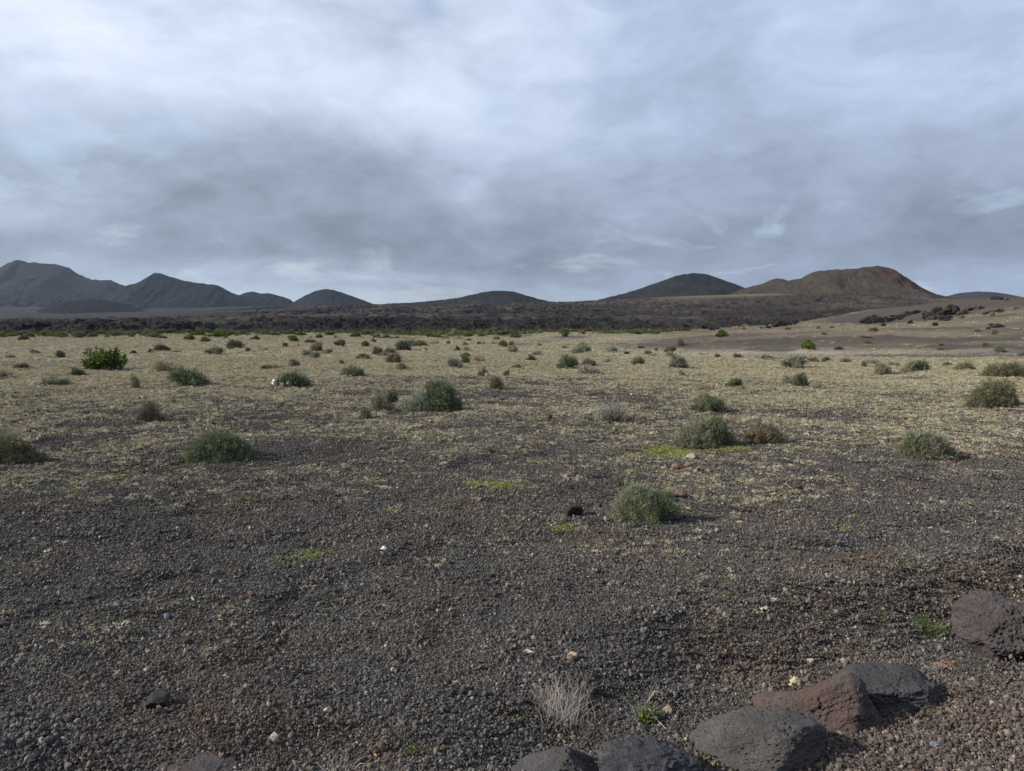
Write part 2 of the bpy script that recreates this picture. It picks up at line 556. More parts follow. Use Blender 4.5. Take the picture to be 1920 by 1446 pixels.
hgt = t.m('ADD', t.m('MULTIPLY', vc.outputs['Distance'], -.6), t.m('MULTIPLY', t.noise(pos, 90, 3), .8))
hgt = t.m('ADD', hgt, t.m('MULTIPLY', t.m('MULTIPLY', t.noise(pos, 1.6, 7, .7), 22.0), hf))
finish(t, col, .95, hgt, .8, .012, .2)
ground = obj('ground', me, mg, kind='structure', label='flat plain of dark volcanic gravel with pale dry ground cover', cat='ground')

# ------------------------------------------------------------------ lava field and land beyond, one sheet to the horizon
LP = np.array([-2500, 0, 200, 330, 430, 560, 700, 960, 1280, 1450, 1600, 1750, 1920, 4500.])
LD = np.array([135, 147, 168, 200, 300, 450, 700, 1000, 1400, 2000, 3000, 5000, 12000.])
LY = {  # rows seen at each distance
    -2500: [612, 607, 603, 601, 600, 598, 596, 590, 578, 572, 590],
    0: [612, 608, 604, 602, 600, 598, 596, 590, 578, 570, 590],
    200: [612, 607, 603, 601, 600, 598, 596, 590, 580, 572, 590],
    330: [612, 607, 602, 600, 596, 592, 589, 585, 579, 574, 590],
    430: [612, 607, 601, 594, 585, 577.5, 579, 581, 579, 576, 590],
    560: [611, 606, 599, 591, 581, 575, 578, 580, 579, 576, 590],
    700: [611, 606, 598, 591, 580, 572.5, 574, 576, 579, 580, 595],
    960: [611, 606, 598, 590, 580, 571, 573, 576, 579, 580, 595],
    1280: [609, 603, 595, 585, 569, 557, 556, 562, 570, 575, 595],
    1450: [608, 600, 589, 574, 557, 554, 550, 560, 570, 575, 595],
    1600: [605, 596, 586, 570, 555.5, 553, 552, 560, 570, 575, 595],
    1750: [605, 598, 590, 579, 567, 562, 560, 562, 570, 575, 595],
    1920: [605, 600, 594, 584, 575, 570, 566, 564, 570, 575, 595],
    4500: [605, 600, 594, 584, 575, 570, 566, 564, 570, 575, 595]}
LT = np.array([[-2.2, -.8] + [zrow(py, d) for py, d in zip(LY[int(p)], LD[2:])] for p in LP])
LPF = np.arange(-2500, 4501, 20.)
LNF = np.linspace(math.log(135), math.log(12000), 260)
_tmp = np.array([np.interp(LNF, np.log(LD), r) for r in LT])
LTF = np.array([np.interp(LPF, LP, _tmp[:, j]) for j in range(len(LNF))]).T
LTF = blur1(LTF, 2, 0)


def Hl(x, y):
    r = np.maximum(y, np.hypot(x, y) * .5)
    px = azpx(x, y)
    wob = (fbm2(x / 14, y / 14, 4, 311) - .5) * 12 * sstep(400, 200, r)
    z = bil(LTF, (px + 2500) / 20., (np.log(np.maximum(r + wob, 136)) - LNF[0]) / (LNF[1] - LNF[0]))
    lav = sstep(147, 160, r + wob) * (1 - sstep(900, 1400, r) * .75)
    lav = lav * (1 - .75 * sstep(560, 380, px) * sstep(280, 600, r))
    tan_ = sstep(1560, 1450, px) * sstep(1180, 1300, px) * sstep(600, 1000, r)
    lav = lav * (1 - .8 * tan_)
    k = np.clip(r / 300, .8, 1.7)
    ridg = 1 - 2 * np.abs(fbm2(x / 13, y / 26, 4, 331) - .5)
    near = sstep(260, 170, r)
    z = z + lav * k * ((ridg - .72) * 3.8 + (fbm2(x / 4.4, y / 5.5, 3, 351, .55) - .5) * 2.0)
    z = z + lav * near * ((1.0 - 2.6 * np.abs(fbm2(x / 2.4, y / 2.0, 4, 357, .65) - .5) * 2) * .55 - .35)
    z = z + lav * (fbm2(x / 90, y / 120, 3, 371) - .5) * 4 * sstep(180, 500, r) - lav * 1.5 * sstep(300, 600, r) + lav * (fbm2(x / 16, y / 22, 3, 373) - .5) * 2.2 * (.5 + near)
    z = z + (fbm2(x / 400, y / 500, 4, 391) - .5) * 25 * sstep(1100, 2500, r)
    return z, lav


th = np.concatenate([np.linspace(-180, -48, 30), np.linspace(-47, 47, 1500), np.linspace(48, 180, 30)])
rr = np.concatenate([np.exp(np.linspace(math.log(138), math.log(1500), 760)), np.exp(np.linspace(math.log(1520), math.log(12000), 110))])
TH, RR = np.meshgrid(np.radians(th), rr)
gx, gy = (RR * np.sin(TH)).ravel(), (RR * np.cos(TH)).ravel()
gz, lv = Hl(gx, gy)
me = mesh_np('lava_field', np.stack([gx, gy, gz], 1), grid_faces(len(rr), len(th))[:, ::-1], smooth=False)
attr(me, 'lava', lv)
pxx = azpx(gx, gy)
attr(me, 'red', sstep(950, 1300, pxx) * sstep(170, 420, gy))
attr(me, 'high', np.clip(.5 + (fbm2(gx / 30, gy / 60, 4, 411) - .5) * 2.2, 0, 1))
attr(me, 'tan', np.clip(sstep(1500, 1440, pxx) * sstep(1180, 1300, pxx) * sstep(700, 1050, gy) + .0 * gx + .45 * sstep(1690, 1760, pxx) * sstep(600, 900, gy), 0, 1))
attr(me, 'green', np.clip(sstep(.6, -.3, gz) * sstep(200, 160, gy) * sstep(1350, 1000, pxx) * .6 * sstep(.45, .65, fbm2(gx / 8, gy / 5, 3, 431)), 0, 1))

ml, t = new_mat('lava')
pos = t.n('ShaderNodeNewGeometry').outputs['Position']
A = lambda n: t.n('ShaderNodeAttribute', attribute_name=n).outputs['Fac']
lava, red, high, tana, grn = A('lava'), A('red'), A('high'), A('tan'), A('green')
c = t.ramp(t.noise(pos, .35, 6, .65), [(.3, (.007, .0065, .007)), (.5, (.014, .013, .014)), (.7, (.033, .029, .028))])
lich = t.mr(t.m('MULTIPLY', t.noise(t.v('MULTIPLY', pos, (1, .45, 1)), .06, 7, .72), t.mr(high, 0, 1, .7, 1.3)), .46, .66)
dst = t.n('ShaderNodeSeparateXYZ', ins={0: pos}).outputs[1]
c = t.mix(t.m('MULTIPLY', lich, t.mr(dst, 160, 230, .05, .6)), c, (.074, .071, .058))
c = t.mix(t.m('MULTIPLY', red, t.mr(t.noise(pos, .03, 5), .38, .6, .15, .75)), c, (.044, .033, .030))
c = t.mix(grn, c, (.05, .065, .015))
soil = t.mix(t.noise(pos, .012, 6), (.009, .010, .011), (.020, .021, .020))
c = t.mix(t.mr(lava, .0, .45), soil, c)
c = t.mix(tana, c, t.mix(t.noise(pos, .02, 6), (.075, .052, .036), (.14, .115, .062)))
finish(t, c, .95, t.noise(pos, .9, 8, .7), 1.0, 1.2, .15)
obj('lava_field', me, ml, kind='structure', label='dark rugged lava field stretching from the plain to the volcanoes', cat='lava field')


# ------------------------------------------------------------------ volcanoes
def volcano(name, label, D, pts, k, mat, seed, floor_row=612, nz=1.0, crater=None, cols=420, rows=170, sm=3, red=None, rnd=None):
    pts = np.array(pts, float)
    xs = (pts[:, 0] - 960) / F * D / 1.0
    zs = np.array([zrow(py, D) for py in pts[:, 1]])
    z0 = zrow(floor_row, D)
    xg = np.linspace(xs[0], xs[-1], cols)
    sil = np.interp(xg, xs, zs)
    kk = np.exp(-.5 * (np.arange(-3 * sm, 3 * sm + 1) / sm) ** 2)
    kk /= kk.sum()
    sil = np.convolve(np.pad(sil, 3 * sm, mode='edge'), kk, 'valid')
    hmax = sil.max() - z0
    w = hmax / k
    yg = np.linspace(-w, w, rows)
    XX, YY = np.meshgrid(xg, yg)
    SS = np.broadcast_to(sil, XX.shape)
    rr_ = hmax * (rnd or .015)
    ab = np.sqrt((YY * k) ** 2 + rr_ ** 2) - rr_
    z = SS - ab
    # gullies down the flanks, none on the skyline itself
    fl = np.clip(np.abs(YY) * k / (hmax * .25), 0, 1)
    g = np.abs(fbm2(XX / (hmax * .16), YY / (hmax * .9), 4, seed) - .5) * 2
    z = z - (1 - g) * hmax * .06 * nz * fl
    z = z + (fbm2(XX / (hmax * .5), YY / (hmax * .5), 4, seed + 5) - .72) * hmax * .2 * nz * fl
    z = z + (fbm2(XX / (hmax * .07), YY / (hmax * .07), 4, seed + 7, .65) - .55) * hmax * .035 * nz
    rd = np.zeros_like(z)
    if crater:
        for (px, py, wx, wy, dep) in crater:
            cx = (px - 960) / F * D
            cz = zrow(py, D)
            e = np.exp(-(((XX - cx) / (wx / F * D)) ** 2 + ((SS - ab - cz) / (wy / F * D)) ** 2)) * (YY < 0)
            z = z - dep * e
            rd = np.maximum(rd, np.clip(e * 1.5 - .1, 0, 1))
    if red:
        for (px, py, wx, wy, am) in red:
            cx = (px - 960) / F * D
            cz = zrow(py, D)
            nn = (fbm2(XX / (hmax * .12), YY / (hmax * .12), 4, seed + 9) - .5) * 1.6
            e = np.exp(-(((XX - cx) / (wx / F * D)) ** 2 + ((SS - ab - cz) / (wy / F * D)) ** 2) + nn)
            rd = np.maximum(rd, np.clip(e * am, 0, 1) * (YY < hmax * .05))
    me = mesh_np(name, np.stack([XX.ravel(), YY.ravel() + 0, z.ravel()], 1), grid_faces(rows, cols))
    attr(me, 'red', rd)
    attr(me, 'up', np.clip((z - z0) / hmax, 0, 1))
    o = obj(name, me, mat, kind='structure', label=label, cat='volcano', loc=(0, D, 0))
    return o


def vmat(name, dark, light, redc, lower, sc=1.0):
    m, t = new_mat(name)
    pos = t.n('ShaderNodeNewGeometry').outputs['Position']
    rd = t.n('ShaderNodeAttribute', attribute_name='red').outputs['Fac']
    up = t.n('ShaderNodeAttribute', attribute_name='up').outputs['Fac']
    c = t.mix(t.mr(t.noise(pos, .012 * sc, 7, .65), .35, .65), dark, light)
    c = t.mix(t.mr(t.m('ADD', up, t.m('MULTIPLY', t.noise(pos, .006 * sc, 5), .5)), .72, .42), c, lower)
    rc = t.mix(t.mr(t.noise(pos, .03 * sc, 5), .4, .6), redc, tuple(v * .6 for v in redc))
    c = t.mix(t.m('MULTIPLY', rd, t.mr(t.noise(pos, .02 * sc, 6, .7), .3, .55, .35, 1.0)), c, rc)
    spk = t.mr(t.vor(pos, .09 * sc), .12, .3, .5, 0)
    c = t.mix(spk, c, tuple(v * .55 for v in dark))
    finish(t, c, .95, t.noise(t.v('MULTIPLY', pos, (1, 1, .35)), .04 * sc, 9, .72), 1.0, 16 / sc, .1)
    return m


vm_far = vmat('volcano_far', (.007, .009, .0115), (.0135, .0155, .0175), (.030, .018, .017), (.019, .0215, .0235), .7)  # cloud shade over the far left hills is put into these dark bluish colours
vm_mid = vmat('volcano_mid', (.008, .010, .012), (.018, .018, .0175), (.038, .026, .020), (.018, .017, .017))
vm_cloud_shade = vmat('volcano_cloud_shade', (.006, .008, .0105), (.0105, .0125, .0145), (.022, .016, .016), (.010, .012, .014))  # albedo lowered to stand in for the shadow of clouds on these hills
vm_tan = vmat('volcano_tan', (.036, .031, .025), (.060, .051, .039), (.072, .036, .027), (.062, .049, .038), 2.5)
vm_H = vmat('volcano_pale', (.026, .024, .025), (.036, .033, .032), (.05, .04, .035), (.03, .027, .027))

volcano('volcano', 'tallest far left volcano with reddish broad crater summit', 4500,
        [(-420, 600), (-300, 570), (-150, 540), (-60, 520), (0, 505), (28, 492), (42, 486), (50, 487), (58, 491), (95, 493), (118, 496), (133, 499), (148, 510), (165, 520), (187, 525), (203, 524), (215, 525), (238, 535), (262, 548), (300, 566), (350, 590), (400, 612)],
        .42, vm_far, 501, crater=[(80, 508, 38, 9, 22)], red=[(45, 505, 55, 16, .8), (70, 526, 60, 5, .7), (125, 505, 18, 9, .6)], sm=1, nz=1.3)
volcano('volcano', 'broad low foothills below the tallest left volcano', 3700,
        [(-500, 585), (-200, 560), (-60, 548), (0, 545), (60, 541), (110, 543), (160, 548), (200, 556), (260, 572), (330, 592), (380, 606)],
        .2, vm_far, 511, nz=2.2, red=[(40, 552, 90, 5, .35)])
volcano('volcano', 'dark twin-shouldered volcano second from the left', 3500,
        [(120, 600), (170, 576), (210, 552), (238, 537), (250, 533), (262, 531), (280, 521), (295, 512), (306, 512), (320, 517), (345, 525), (368, 530), (390, 532), (410, 534), (425, 541), (440, 549), (470, 560), (520, 575), (600, 600)],
        .42, vm_cloud_shade, 521, sm=1, nz=.9, red=[(312, 517, 16, 4, .6)])
volcano('volcano', 'small low ridge between the twin-shouldered volcano and the little cone', 3800,
        [(400, 600), (440, 558), (455, 552), (470, 547), (480, 546.5), (492, 550), (508, 550), (520, 553), (535, 557), (546, 561), (552, 566), (580, 585), (620, 606)],
        .4, vm_cloud_shade, 531, sm=1, nz=1.2)
volcano('volcano', 'low dark rounded mound before the left volcanoes', 2300,
        [(20, 612), (60, 597), (100, 577), (130, 566), (160, 561), (190, 561), (225, 567), (260, 578), (300, 589), (340, 600), (380, 612)],
        .36, vm_cloud_shade, 541, floor_row=600, nz=.6, rnd=.4)
volcano('volcano', 'small dark symmetrical cone standing alone left of centre', 3400,
        [(480, 606), (530, 578), (555, 565), (575, 554), (590, 547), (605, 543), (617, 542), (630, 544), (645, 549), (665, 556), (682, 562), (700, 569), (740, 582), (800, 606)],
        .42, vm_cloud_shade, 551, sm=2, nz=.6)
volcano('volcano', 'wide gentle volcano at the centre with faint brown bands', 2300,
        [(560, 604), (660, 580), (720, 569.5), (780, 567), (830, 562), (862, 558), (882, 553), (902, 548.5), (925, 545), (945, 545), (962, 546.5), (982, 552), (1000, 558), (1030, 565), (1070, 572), (1150, 590), (1220, 606)],
        .3, vm_mid, 561, nz=1.0, red=[(860, 562, 110, 4, .6), (940, 556, 40, 5, .45)])
volcano('volcano', 'smooth dark cone right of centre behind the tan slope', 2400,
        [(940, 606), (1020, 582), (1085, 568), (1120, 562), (1150, 555), (1180, 547), (1210, 537), (1240, 526), (1265, 517), (1285, 513), (1305, 511.5), (1322, 514), (1345, 522), (1370, 531), (1395, 540), (1430, 554), (1500, 580), (1560, 606)],
        .36, vm_mid, 571, nz=.8, red=[(1290, 532, 70, 3, .7), (1180, 552, 70, 3, .5)])
volcano('volcano', 'small knob on the left shoulder of the red crater volcano', 1420,
        [(1290, 606), (1340, 568), (1385, 543), (1400, 538), (1425, 532), (1440, 525), (1452, 522), (1462, 522.5), (1472, 526), (1490, 530), (1530, 545), (1600, 570), (1680, 606)],
        .36, vm_tan, 581, sm=1, red=[(1452, 524, 14, 4, .7), (1400, 541, 20, 4, .4)])
volcano('volcano', 'tan volcano at the right with a red collapsed crater', 1300,
        [(1220, 606), (1300, 572), (1380, 552), (1430, 538), (1470, 527), (1495, 522), (1510, 514), (1525, 508.5), (1545, 506), (1580, 504.5), (1600, 503.5), (1620, 500), (1638, 498), (1652, 499.5), (1666, 503), (1676, 510), (1690, 519), (1710, 532), (1730, 544), (1748, 551), (1770, 556), (1800, 562), (1860, 580), (1930, 606)],
        .38, vm_tan, 591, sm=1, crater=[(1640, 508, 20, 5, 7), (1660, 520, 14, 6, 6)], red=[(1645, 508, 26, 7, 1.3), (1672, 520, 18, 9, 1.0), (1712, 540, 22, 8, .8), (1610, 543, 40, 5, .5), (1500, 535, 60, 6, .25)])
volcano('volcano', 'faint low rounded volcano farthest right behind the ridge', 3200,
        [(1640, 606), (1720, 574), (1765, 557), (1785, 551), (1805, 548), (1830, 546.5), (1860, 548), (1885, 552), (1905, 556), (1960, 565), (2060, 606)],
        .3, vm_H, 601, nz=.5)


# ------------------------------------------------------------------ stones
def ico(n):
    import bmesh
    bm = bmesh.new()
    bmesh.ops.create_icosphere(bm, subdivisions=n, radius=1)
    v = np.array([q.co[:] for q in bm.verts])
    f = np.array([[q.index for q in p.verts] for p in bm.faces])
    bm.free()
    return v, f


ICO = {n: ico(n) for n in (1, 2, 3, 4, 6, 7)}


def rock_mesh(name, level, planes, scale, seed, rough=.1, pits=0.0, pit_scale=30, soft=26, rot=0.0, cap=1.12, prof=None):
    """a ball cut by planes (unit normal, distance), softened edges, then roughened; scale = half sizes"""
    d, f = ICO[level]
    inv = np.zeros(len(d))
    for (n, h) in planes:
        n = np.array(n, float)
        n /= np.linalg.norm(n)
        inv = inv + np.maximum(d @ n / h, 0) ** soft
    for n in ((1, 0, 0), (-1, 0, 0), (0, 1, 0), (0, -1, 0), (0, 0, 1.0 if cap < 1.2 else .8), (0, 0, -1)):
        inv = inv + np.maximum(d @ np.array(n, float), 0) ** soft
    inv = inv + cap ** -float(soft)
    r = inv ** (-1 / soft)
    p = d * r[:, None]
    p = p + d * ((fbm3(p * 1.6 + seed, 3, seed) - .5) * rough * 2.2)[:, None]
    p = p + d * ((fbm3(p * 5 + seed, 5, seed + 3, .62) - .5) * rough * 1.1)[:, None]
    p = p - d * (np.abs(fbm3(p * 2.7 + seed + 9, 3, seed + 5) - .5) * rough * 1.8)[:, None]
    p = p - d * (sstep(.50, .60, fbm3(p * 3.6 + seed + 4, 2, seed + 8)) * rough * .35)[:, None]
    if prof:
        zb = p[:, 2].min()
        p[:, 2] = zb + (p[:, 2] - zb) * np.interp(p[:, 0] / np.abs(p[:, 0]).max(), [a for a, b in prof], [b for a, b in prof])
    p = p * np.array(scale)
    if pits:
        q = p * pit_scale
        wv = worley3(q + seed, seed + 11)
        sel = sstep(.42, .56, fbm3(p * pit_scale * .25 + 5, 2, seed + 17))
        p = p - d * (pits * sstep(.40, .25, wv) * (.25 + .75 * sel))[:, None]
        wv = worley3(q * 2.3 + seed, seed + 21)
        p = p - d * (pits * .4 * sstep(.38, .22, wv))[:, None]
    if rot:
        c, s_ = math.cos(rot), math.sin(rot)
        p = np.stack([p[:, 0] * c - p[:, 1] * s_, p[:, 0] * s_ + p[:, 1] * c, p[:, 2]], 1)
    return mesh_np(name, p, f, smooth=True)


def rand_planes(seed, n=9, lo=.55, hi=.95):
    g = np.random.default_rng(seed)
    v = g.normal(size=(n, 3))
    return [(tuple(a), g.uniform(lo, hi)) for a in v]


def rock_mat(name, c1, c2, spot, spot_amt=.4, sc=1.0, tint=None):
    m, t = new_mat(name)
    tc = t.n('ShaderNodeTexCoord').outputs['Object']
    c = t.mix(t.mr(t.noise(tc, 5 * sc, 6, .65), .38, .62), c1, c2)
    c = t.mix(t.m('MULTIPLY', t.mr(t.noise(t.v('ADD', tc, (3, 1, 7)), 9 * sc, 5, .7), .5, .68), spot_amt), c, spot)
    if tint:
        c = t.mix(t.mr(t.noise(t.v('ADD', tc, (1, 5, 2)), 2.6 * sc, 3, .6), .47, .60, 0, .85), c, tint)
    w = t.vor(tc, 85 * sc)
    pit = t.m('MULTIPLY', t.mr(w, .30, .12), t.mr(t.noise(tc, 14 * sc, 3), .42, .6))
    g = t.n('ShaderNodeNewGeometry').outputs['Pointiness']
    c = t.mix(t.mr(g, .47, .40), c, tuple(v * .45 for v in c1))  # pits and hollows get a darker colour, painting in their shade
    c = t.mix(t.m('MULTIPLY', t.mr(t.noise(tc, 160 * sc, 3), .55, .75), .35), c, tuple(min(v * 2.2, .5) for v in c2))
    h = t.m('SUBTRACT', t.m('MULTIPLY', t.noise(tc, 60 * sc, 6, .7), .9), t.m('MULTIPLY', pit, 1.5))
    finish(t, c, .88, h, 1.0, .012 / sc, .3)
    return m


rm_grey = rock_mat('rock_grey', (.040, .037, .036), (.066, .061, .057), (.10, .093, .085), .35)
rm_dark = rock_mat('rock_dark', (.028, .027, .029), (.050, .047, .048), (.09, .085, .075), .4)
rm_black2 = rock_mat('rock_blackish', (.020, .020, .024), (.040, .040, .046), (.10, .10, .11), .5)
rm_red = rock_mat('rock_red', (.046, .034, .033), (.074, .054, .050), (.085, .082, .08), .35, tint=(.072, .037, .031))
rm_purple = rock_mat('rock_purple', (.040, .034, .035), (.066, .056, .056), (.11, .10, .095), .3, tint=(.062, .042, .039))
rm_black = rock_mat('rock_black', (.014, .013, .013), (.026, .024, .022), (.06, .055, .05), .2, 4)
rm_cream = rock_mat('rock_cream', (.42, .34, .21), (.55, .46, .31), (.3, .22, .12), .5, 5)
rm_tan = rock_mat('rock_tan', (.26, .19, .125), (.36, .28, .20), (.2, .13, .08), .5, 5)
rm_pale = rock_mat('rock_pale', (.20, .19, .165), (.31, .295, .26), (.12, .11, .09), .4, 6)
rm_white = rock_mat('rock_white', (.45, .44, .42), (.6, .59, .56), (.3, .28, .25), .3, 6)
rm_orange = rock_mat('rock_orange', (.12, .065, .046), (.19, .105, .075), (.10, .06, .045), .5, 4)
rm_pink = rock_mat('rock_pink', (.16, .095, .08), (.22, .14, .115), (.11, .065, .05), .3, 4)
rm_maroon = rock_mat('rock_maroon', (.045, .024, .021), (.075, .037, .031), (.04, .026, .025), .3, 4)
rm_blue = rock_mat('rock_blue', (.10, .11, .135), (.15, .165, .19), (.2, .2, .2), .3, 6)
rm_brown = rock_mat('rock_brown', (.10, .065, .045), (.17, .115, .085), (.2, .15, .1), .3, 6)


def place_rock(px, py, w, h, me_args, mat, label, name='rock', level=6, sink=.3, cat='rock', deep=None, **kw):
    """py = row of the visible foot; w, h visible size in pixels"""
    q = hit(px, py)
    dist = math.hypot(q[1], EYE - q[2])
    W_, H_ = w / F * dist, h / F * dist
    hs = (W_ / 2, (deep or .85) * W_ / 2, H_ / 2 / (1 - sink))
    me = rock_mesh(name, level, me_args, hs, abs(hash((px, py))) % 997, **kw)
    co = np.empty(len(me.vertices) * 3, np.float32)
    me.vertices.foreach_get('co', co)
    co = co.reshape(-1, 3)
    # real size so that the rock, standing where it stands, is as wide and as tall as it looks
    for _ in range(5):
        mz = co[:, 2].min()
        yy = q[1] + hs[1] * .7
        P = co + (q[0] * yy / q[1], yy, q[2] - mz - (co[:, 2].max() - mz) * sink)
        dz = P[:, 2] - EYE
        dep = P[:, 1] * cp - dz * sp_
        row = 723 - F * (P[:, 1] * sp_ + dz * cp) / dep
        colp = 960 + F * P[:, 0] / dep
        vis = P[:, 2] > q[2] - .01
        fz = np.clip(h / max(py - row[vis].min(), 1), .6, 1.5)
        fx = np.clip(w / (colp[vis].max() - colp[vis].min()), .7, 1.4)
        co = co * (fx, fx, fz)
        hs = (hs[0] * fx, hs[1] * fx, hs[2] * fz)
    me.vertices.foreach_set('co', co.astype(np.float32).ravel())
    me.update()
    # foot row marks the front of the rock, so step back by half its depth
    z = q[2]
    o = obj(name, me, mat, label=label, cat=cat)
    mz = co[:, 2].min()
    o.location = (q[0] * (1 + hs[1] * .7 / q[1]), q[1] + hs[1] * .7, z - mz - (co[:, 2].max() - mz) * sink)
    return o


# the large rocks along the shoulder
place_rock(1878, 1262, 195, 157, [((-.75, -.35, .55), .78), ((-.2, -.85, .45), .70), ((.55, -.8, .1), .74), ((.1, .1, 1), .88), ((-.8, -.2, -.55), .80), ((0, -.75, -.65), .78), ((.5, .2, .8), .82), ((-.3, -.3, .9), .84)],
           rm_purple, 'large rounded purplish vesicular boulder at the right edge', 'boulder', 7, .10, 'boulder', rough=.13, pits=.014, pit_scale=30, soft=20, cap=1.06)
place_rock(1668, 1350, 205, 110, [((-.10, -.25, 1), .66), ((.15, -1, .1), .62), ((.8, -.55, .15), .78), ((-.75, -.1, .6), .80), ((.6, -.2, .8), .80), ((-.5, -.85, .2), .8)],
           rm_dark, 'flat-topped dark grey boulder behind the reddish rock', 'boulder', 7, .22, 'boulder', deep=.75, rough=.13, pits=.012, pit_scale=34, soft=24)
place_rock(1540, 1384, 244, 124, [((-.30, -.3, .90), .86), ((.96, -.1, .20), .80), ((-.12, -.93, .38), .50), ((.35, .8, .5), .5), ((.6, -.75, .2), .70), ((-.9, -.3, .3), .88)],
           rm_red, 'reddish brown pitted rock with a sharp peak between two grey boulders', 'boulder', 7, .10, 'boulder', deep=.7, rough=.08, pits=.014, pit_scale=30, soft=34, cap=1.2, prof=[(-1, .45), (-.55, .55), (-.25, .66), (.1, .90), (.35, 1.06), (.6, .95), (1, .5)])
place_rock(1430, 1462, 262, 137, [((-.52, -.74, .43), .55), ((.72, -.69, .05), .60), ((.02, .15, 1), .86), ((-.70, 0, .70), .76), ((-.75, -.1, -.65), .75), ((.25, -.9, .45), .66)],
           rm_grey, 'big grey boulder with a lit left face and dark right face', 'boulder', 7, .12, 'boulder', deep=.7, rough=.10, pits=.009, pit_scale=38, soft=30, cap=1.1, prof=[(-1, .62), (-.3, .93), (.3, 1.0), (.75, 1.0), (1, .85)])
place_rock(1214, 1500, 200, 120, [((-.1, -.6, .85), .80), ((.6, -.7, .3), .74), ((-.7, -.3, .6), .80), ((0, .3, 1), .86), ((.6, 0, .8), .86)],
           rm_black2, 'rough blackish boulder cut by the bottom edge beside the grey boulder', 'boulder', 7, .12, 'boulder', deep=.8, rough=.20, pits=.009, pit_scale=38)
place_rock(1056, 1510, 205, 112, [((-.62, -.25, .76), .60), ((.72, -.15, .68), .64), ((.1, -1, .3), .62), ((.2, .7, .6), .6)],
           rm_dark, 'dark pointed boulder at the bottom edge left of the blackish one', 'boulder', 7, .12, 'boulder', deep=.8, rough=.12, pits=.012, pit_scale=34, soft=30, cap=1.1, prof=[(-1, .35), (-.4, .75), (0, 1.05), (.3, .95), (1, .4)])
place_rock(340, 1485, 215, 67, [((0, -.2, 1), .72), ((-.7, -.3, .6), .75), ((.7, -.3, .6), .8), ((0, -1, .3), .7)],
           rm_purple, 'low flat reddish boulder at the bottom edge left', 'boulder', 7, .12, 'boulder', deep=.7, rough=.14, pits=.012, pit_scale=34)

STONES = [  # px, py(foot), w, h, material, label
    (1778, 1266, 64, 27, rm_orange, 'orange-red flat stone below the purplish boulder'),
    (1855, 1272, 100, 26, rm_dark, 'dark flat half-buried stone beside the orange-red stone'),
    (1490, 1294, 26, 27, rm_cream, 'pale cream knobbly stone above the reddish rock'),
    (1250, 1343, 19, 22, rm_tan, 'smooth tan oval stone beside the green tuft'),
    (295, 1338, 50, 44, rm_black, 'black angular stone lower left on the gravel'),
    (222, 1272, 22, 16, rm_brown, 'small brown angular stone above the black angular stone'),
    (988, 1232, 25, 16, rm_pale, 'pale grey rounded stone above the dry tuft'),
    (1072, 1243, 23, 22, rm_tan, 'tan notched stone right of the pale grey one'),
    (1075, 973, 34, 27, rm_black, 'black lumpy stone left of the nearest green bush'),
    (1264, 936, 38, 24, rm_pink, 'pinkish flat stone behind the nearest green bush'),
    (1160, 912, 21, 19, rm_maroon, 'dark red stone just beyond the nearest green bush'),
    (1496, 922, 21, 15, rm_maroon, 'dark red stone lying alone on the gravel right of centre'),
    (1297, 865, 17, 15, rm_pale, 'grey round stone at the end of the yellow-green moss'),
    (1272, 882, 24, 13, rm_orange, 'orange-brown stone below the grey round stone'),
    (1289, 879, 15, 12, rm_brown, 'brown stone touching the orange-brown stone'),
    (473, 1124, 15, 17, rm_orange, 'small reddish upright stone on the left gravel'),
    (362, 1131, 10, 11, rm_white, 'tiny white stone left of the reddish upright stone'),
    (312, 1164, 12, 14, rm_blue, 'bluish white sliver of stone on the left gravel'),
    (720, 1034, 13, 10, rm_white, 'small white stone alone below the centre'),
    (1363, 1333, 30, 18, rm_dark, 'dark grey stone left of the reddish rock'),
    (1399, 1330, 20, 12, rm_dark, 'smaller dark grey stone touching the reddish rock'),
    (1518, 1406, 17, 14, rm_maroon, 'small red stone on the shoulder right of the grey boulder'),
    (722, 1421, 19, 12, rm_blue, 'blue-grey oval pebble beside the cigarette end'),
    (614, 1340, 18, 14, rm_cream, 'yellowish stone on the gravel left of the dry tuft'),
    (1519, 1248, 15, 14, rm_tan, 'tan pebble above the pale cream stone'),
    (1520, 1264, 17, 11, rm_dark, 'dark pebble just under the tan pebble'),
    (1569, 1235, 15, 14, rm_orange, 'orange pebble behind the flat-topped boulder'),
    (1755, 1405, 24, 16, rm_blue, 'blue-grey stone on the shoulder at lower right'),
    (160, 779, 14, 9, rm_black, 'small black stone on the far left plain'),
    (1123, 953, 14, 10, rm_maroon, 'small dark red stone between the black stone and the green bush'),
    (760, 1076, 14, 11, rm_maroon, 'small dark red stone near the centre gravel'),
    (1008, 1295, 18, 14, rm_brown, 'dark brown pebble left of the dry tuft'),
    (1030, 787, 12, 8, rm_maroon, 'small dark stone on the mid plain right of centre'),
    (918, 850, 12, 9, rm_black, 'black stone on the mid plain near the centre'),
    (400, 798, 9, 7, rm_black, 'black stone just above the big dome-shaped bush'),
    (1905, 715, 18, 7, rm_orange, 'reddish stone beside the bushes at the right edge'),
    (78, 1399, 14, 18, rm_pale, 'pale thin stone at the lower left'),
    (1735, 1232, 18, 5, rm_white, 'thin white sliver above the orange-red stone'),
    (1180, 1240, 14, 12, rm_pale, 'pale pebble in the hollow left of the long dry stalk'),
    (65, 985, 14, 9, rm_red, 'reddish pebble at the left edge of the gravel'),
    (1390, 985, 16, 9, rm_tan, 'tan flake on the gravel right of the nearest bush'),
]
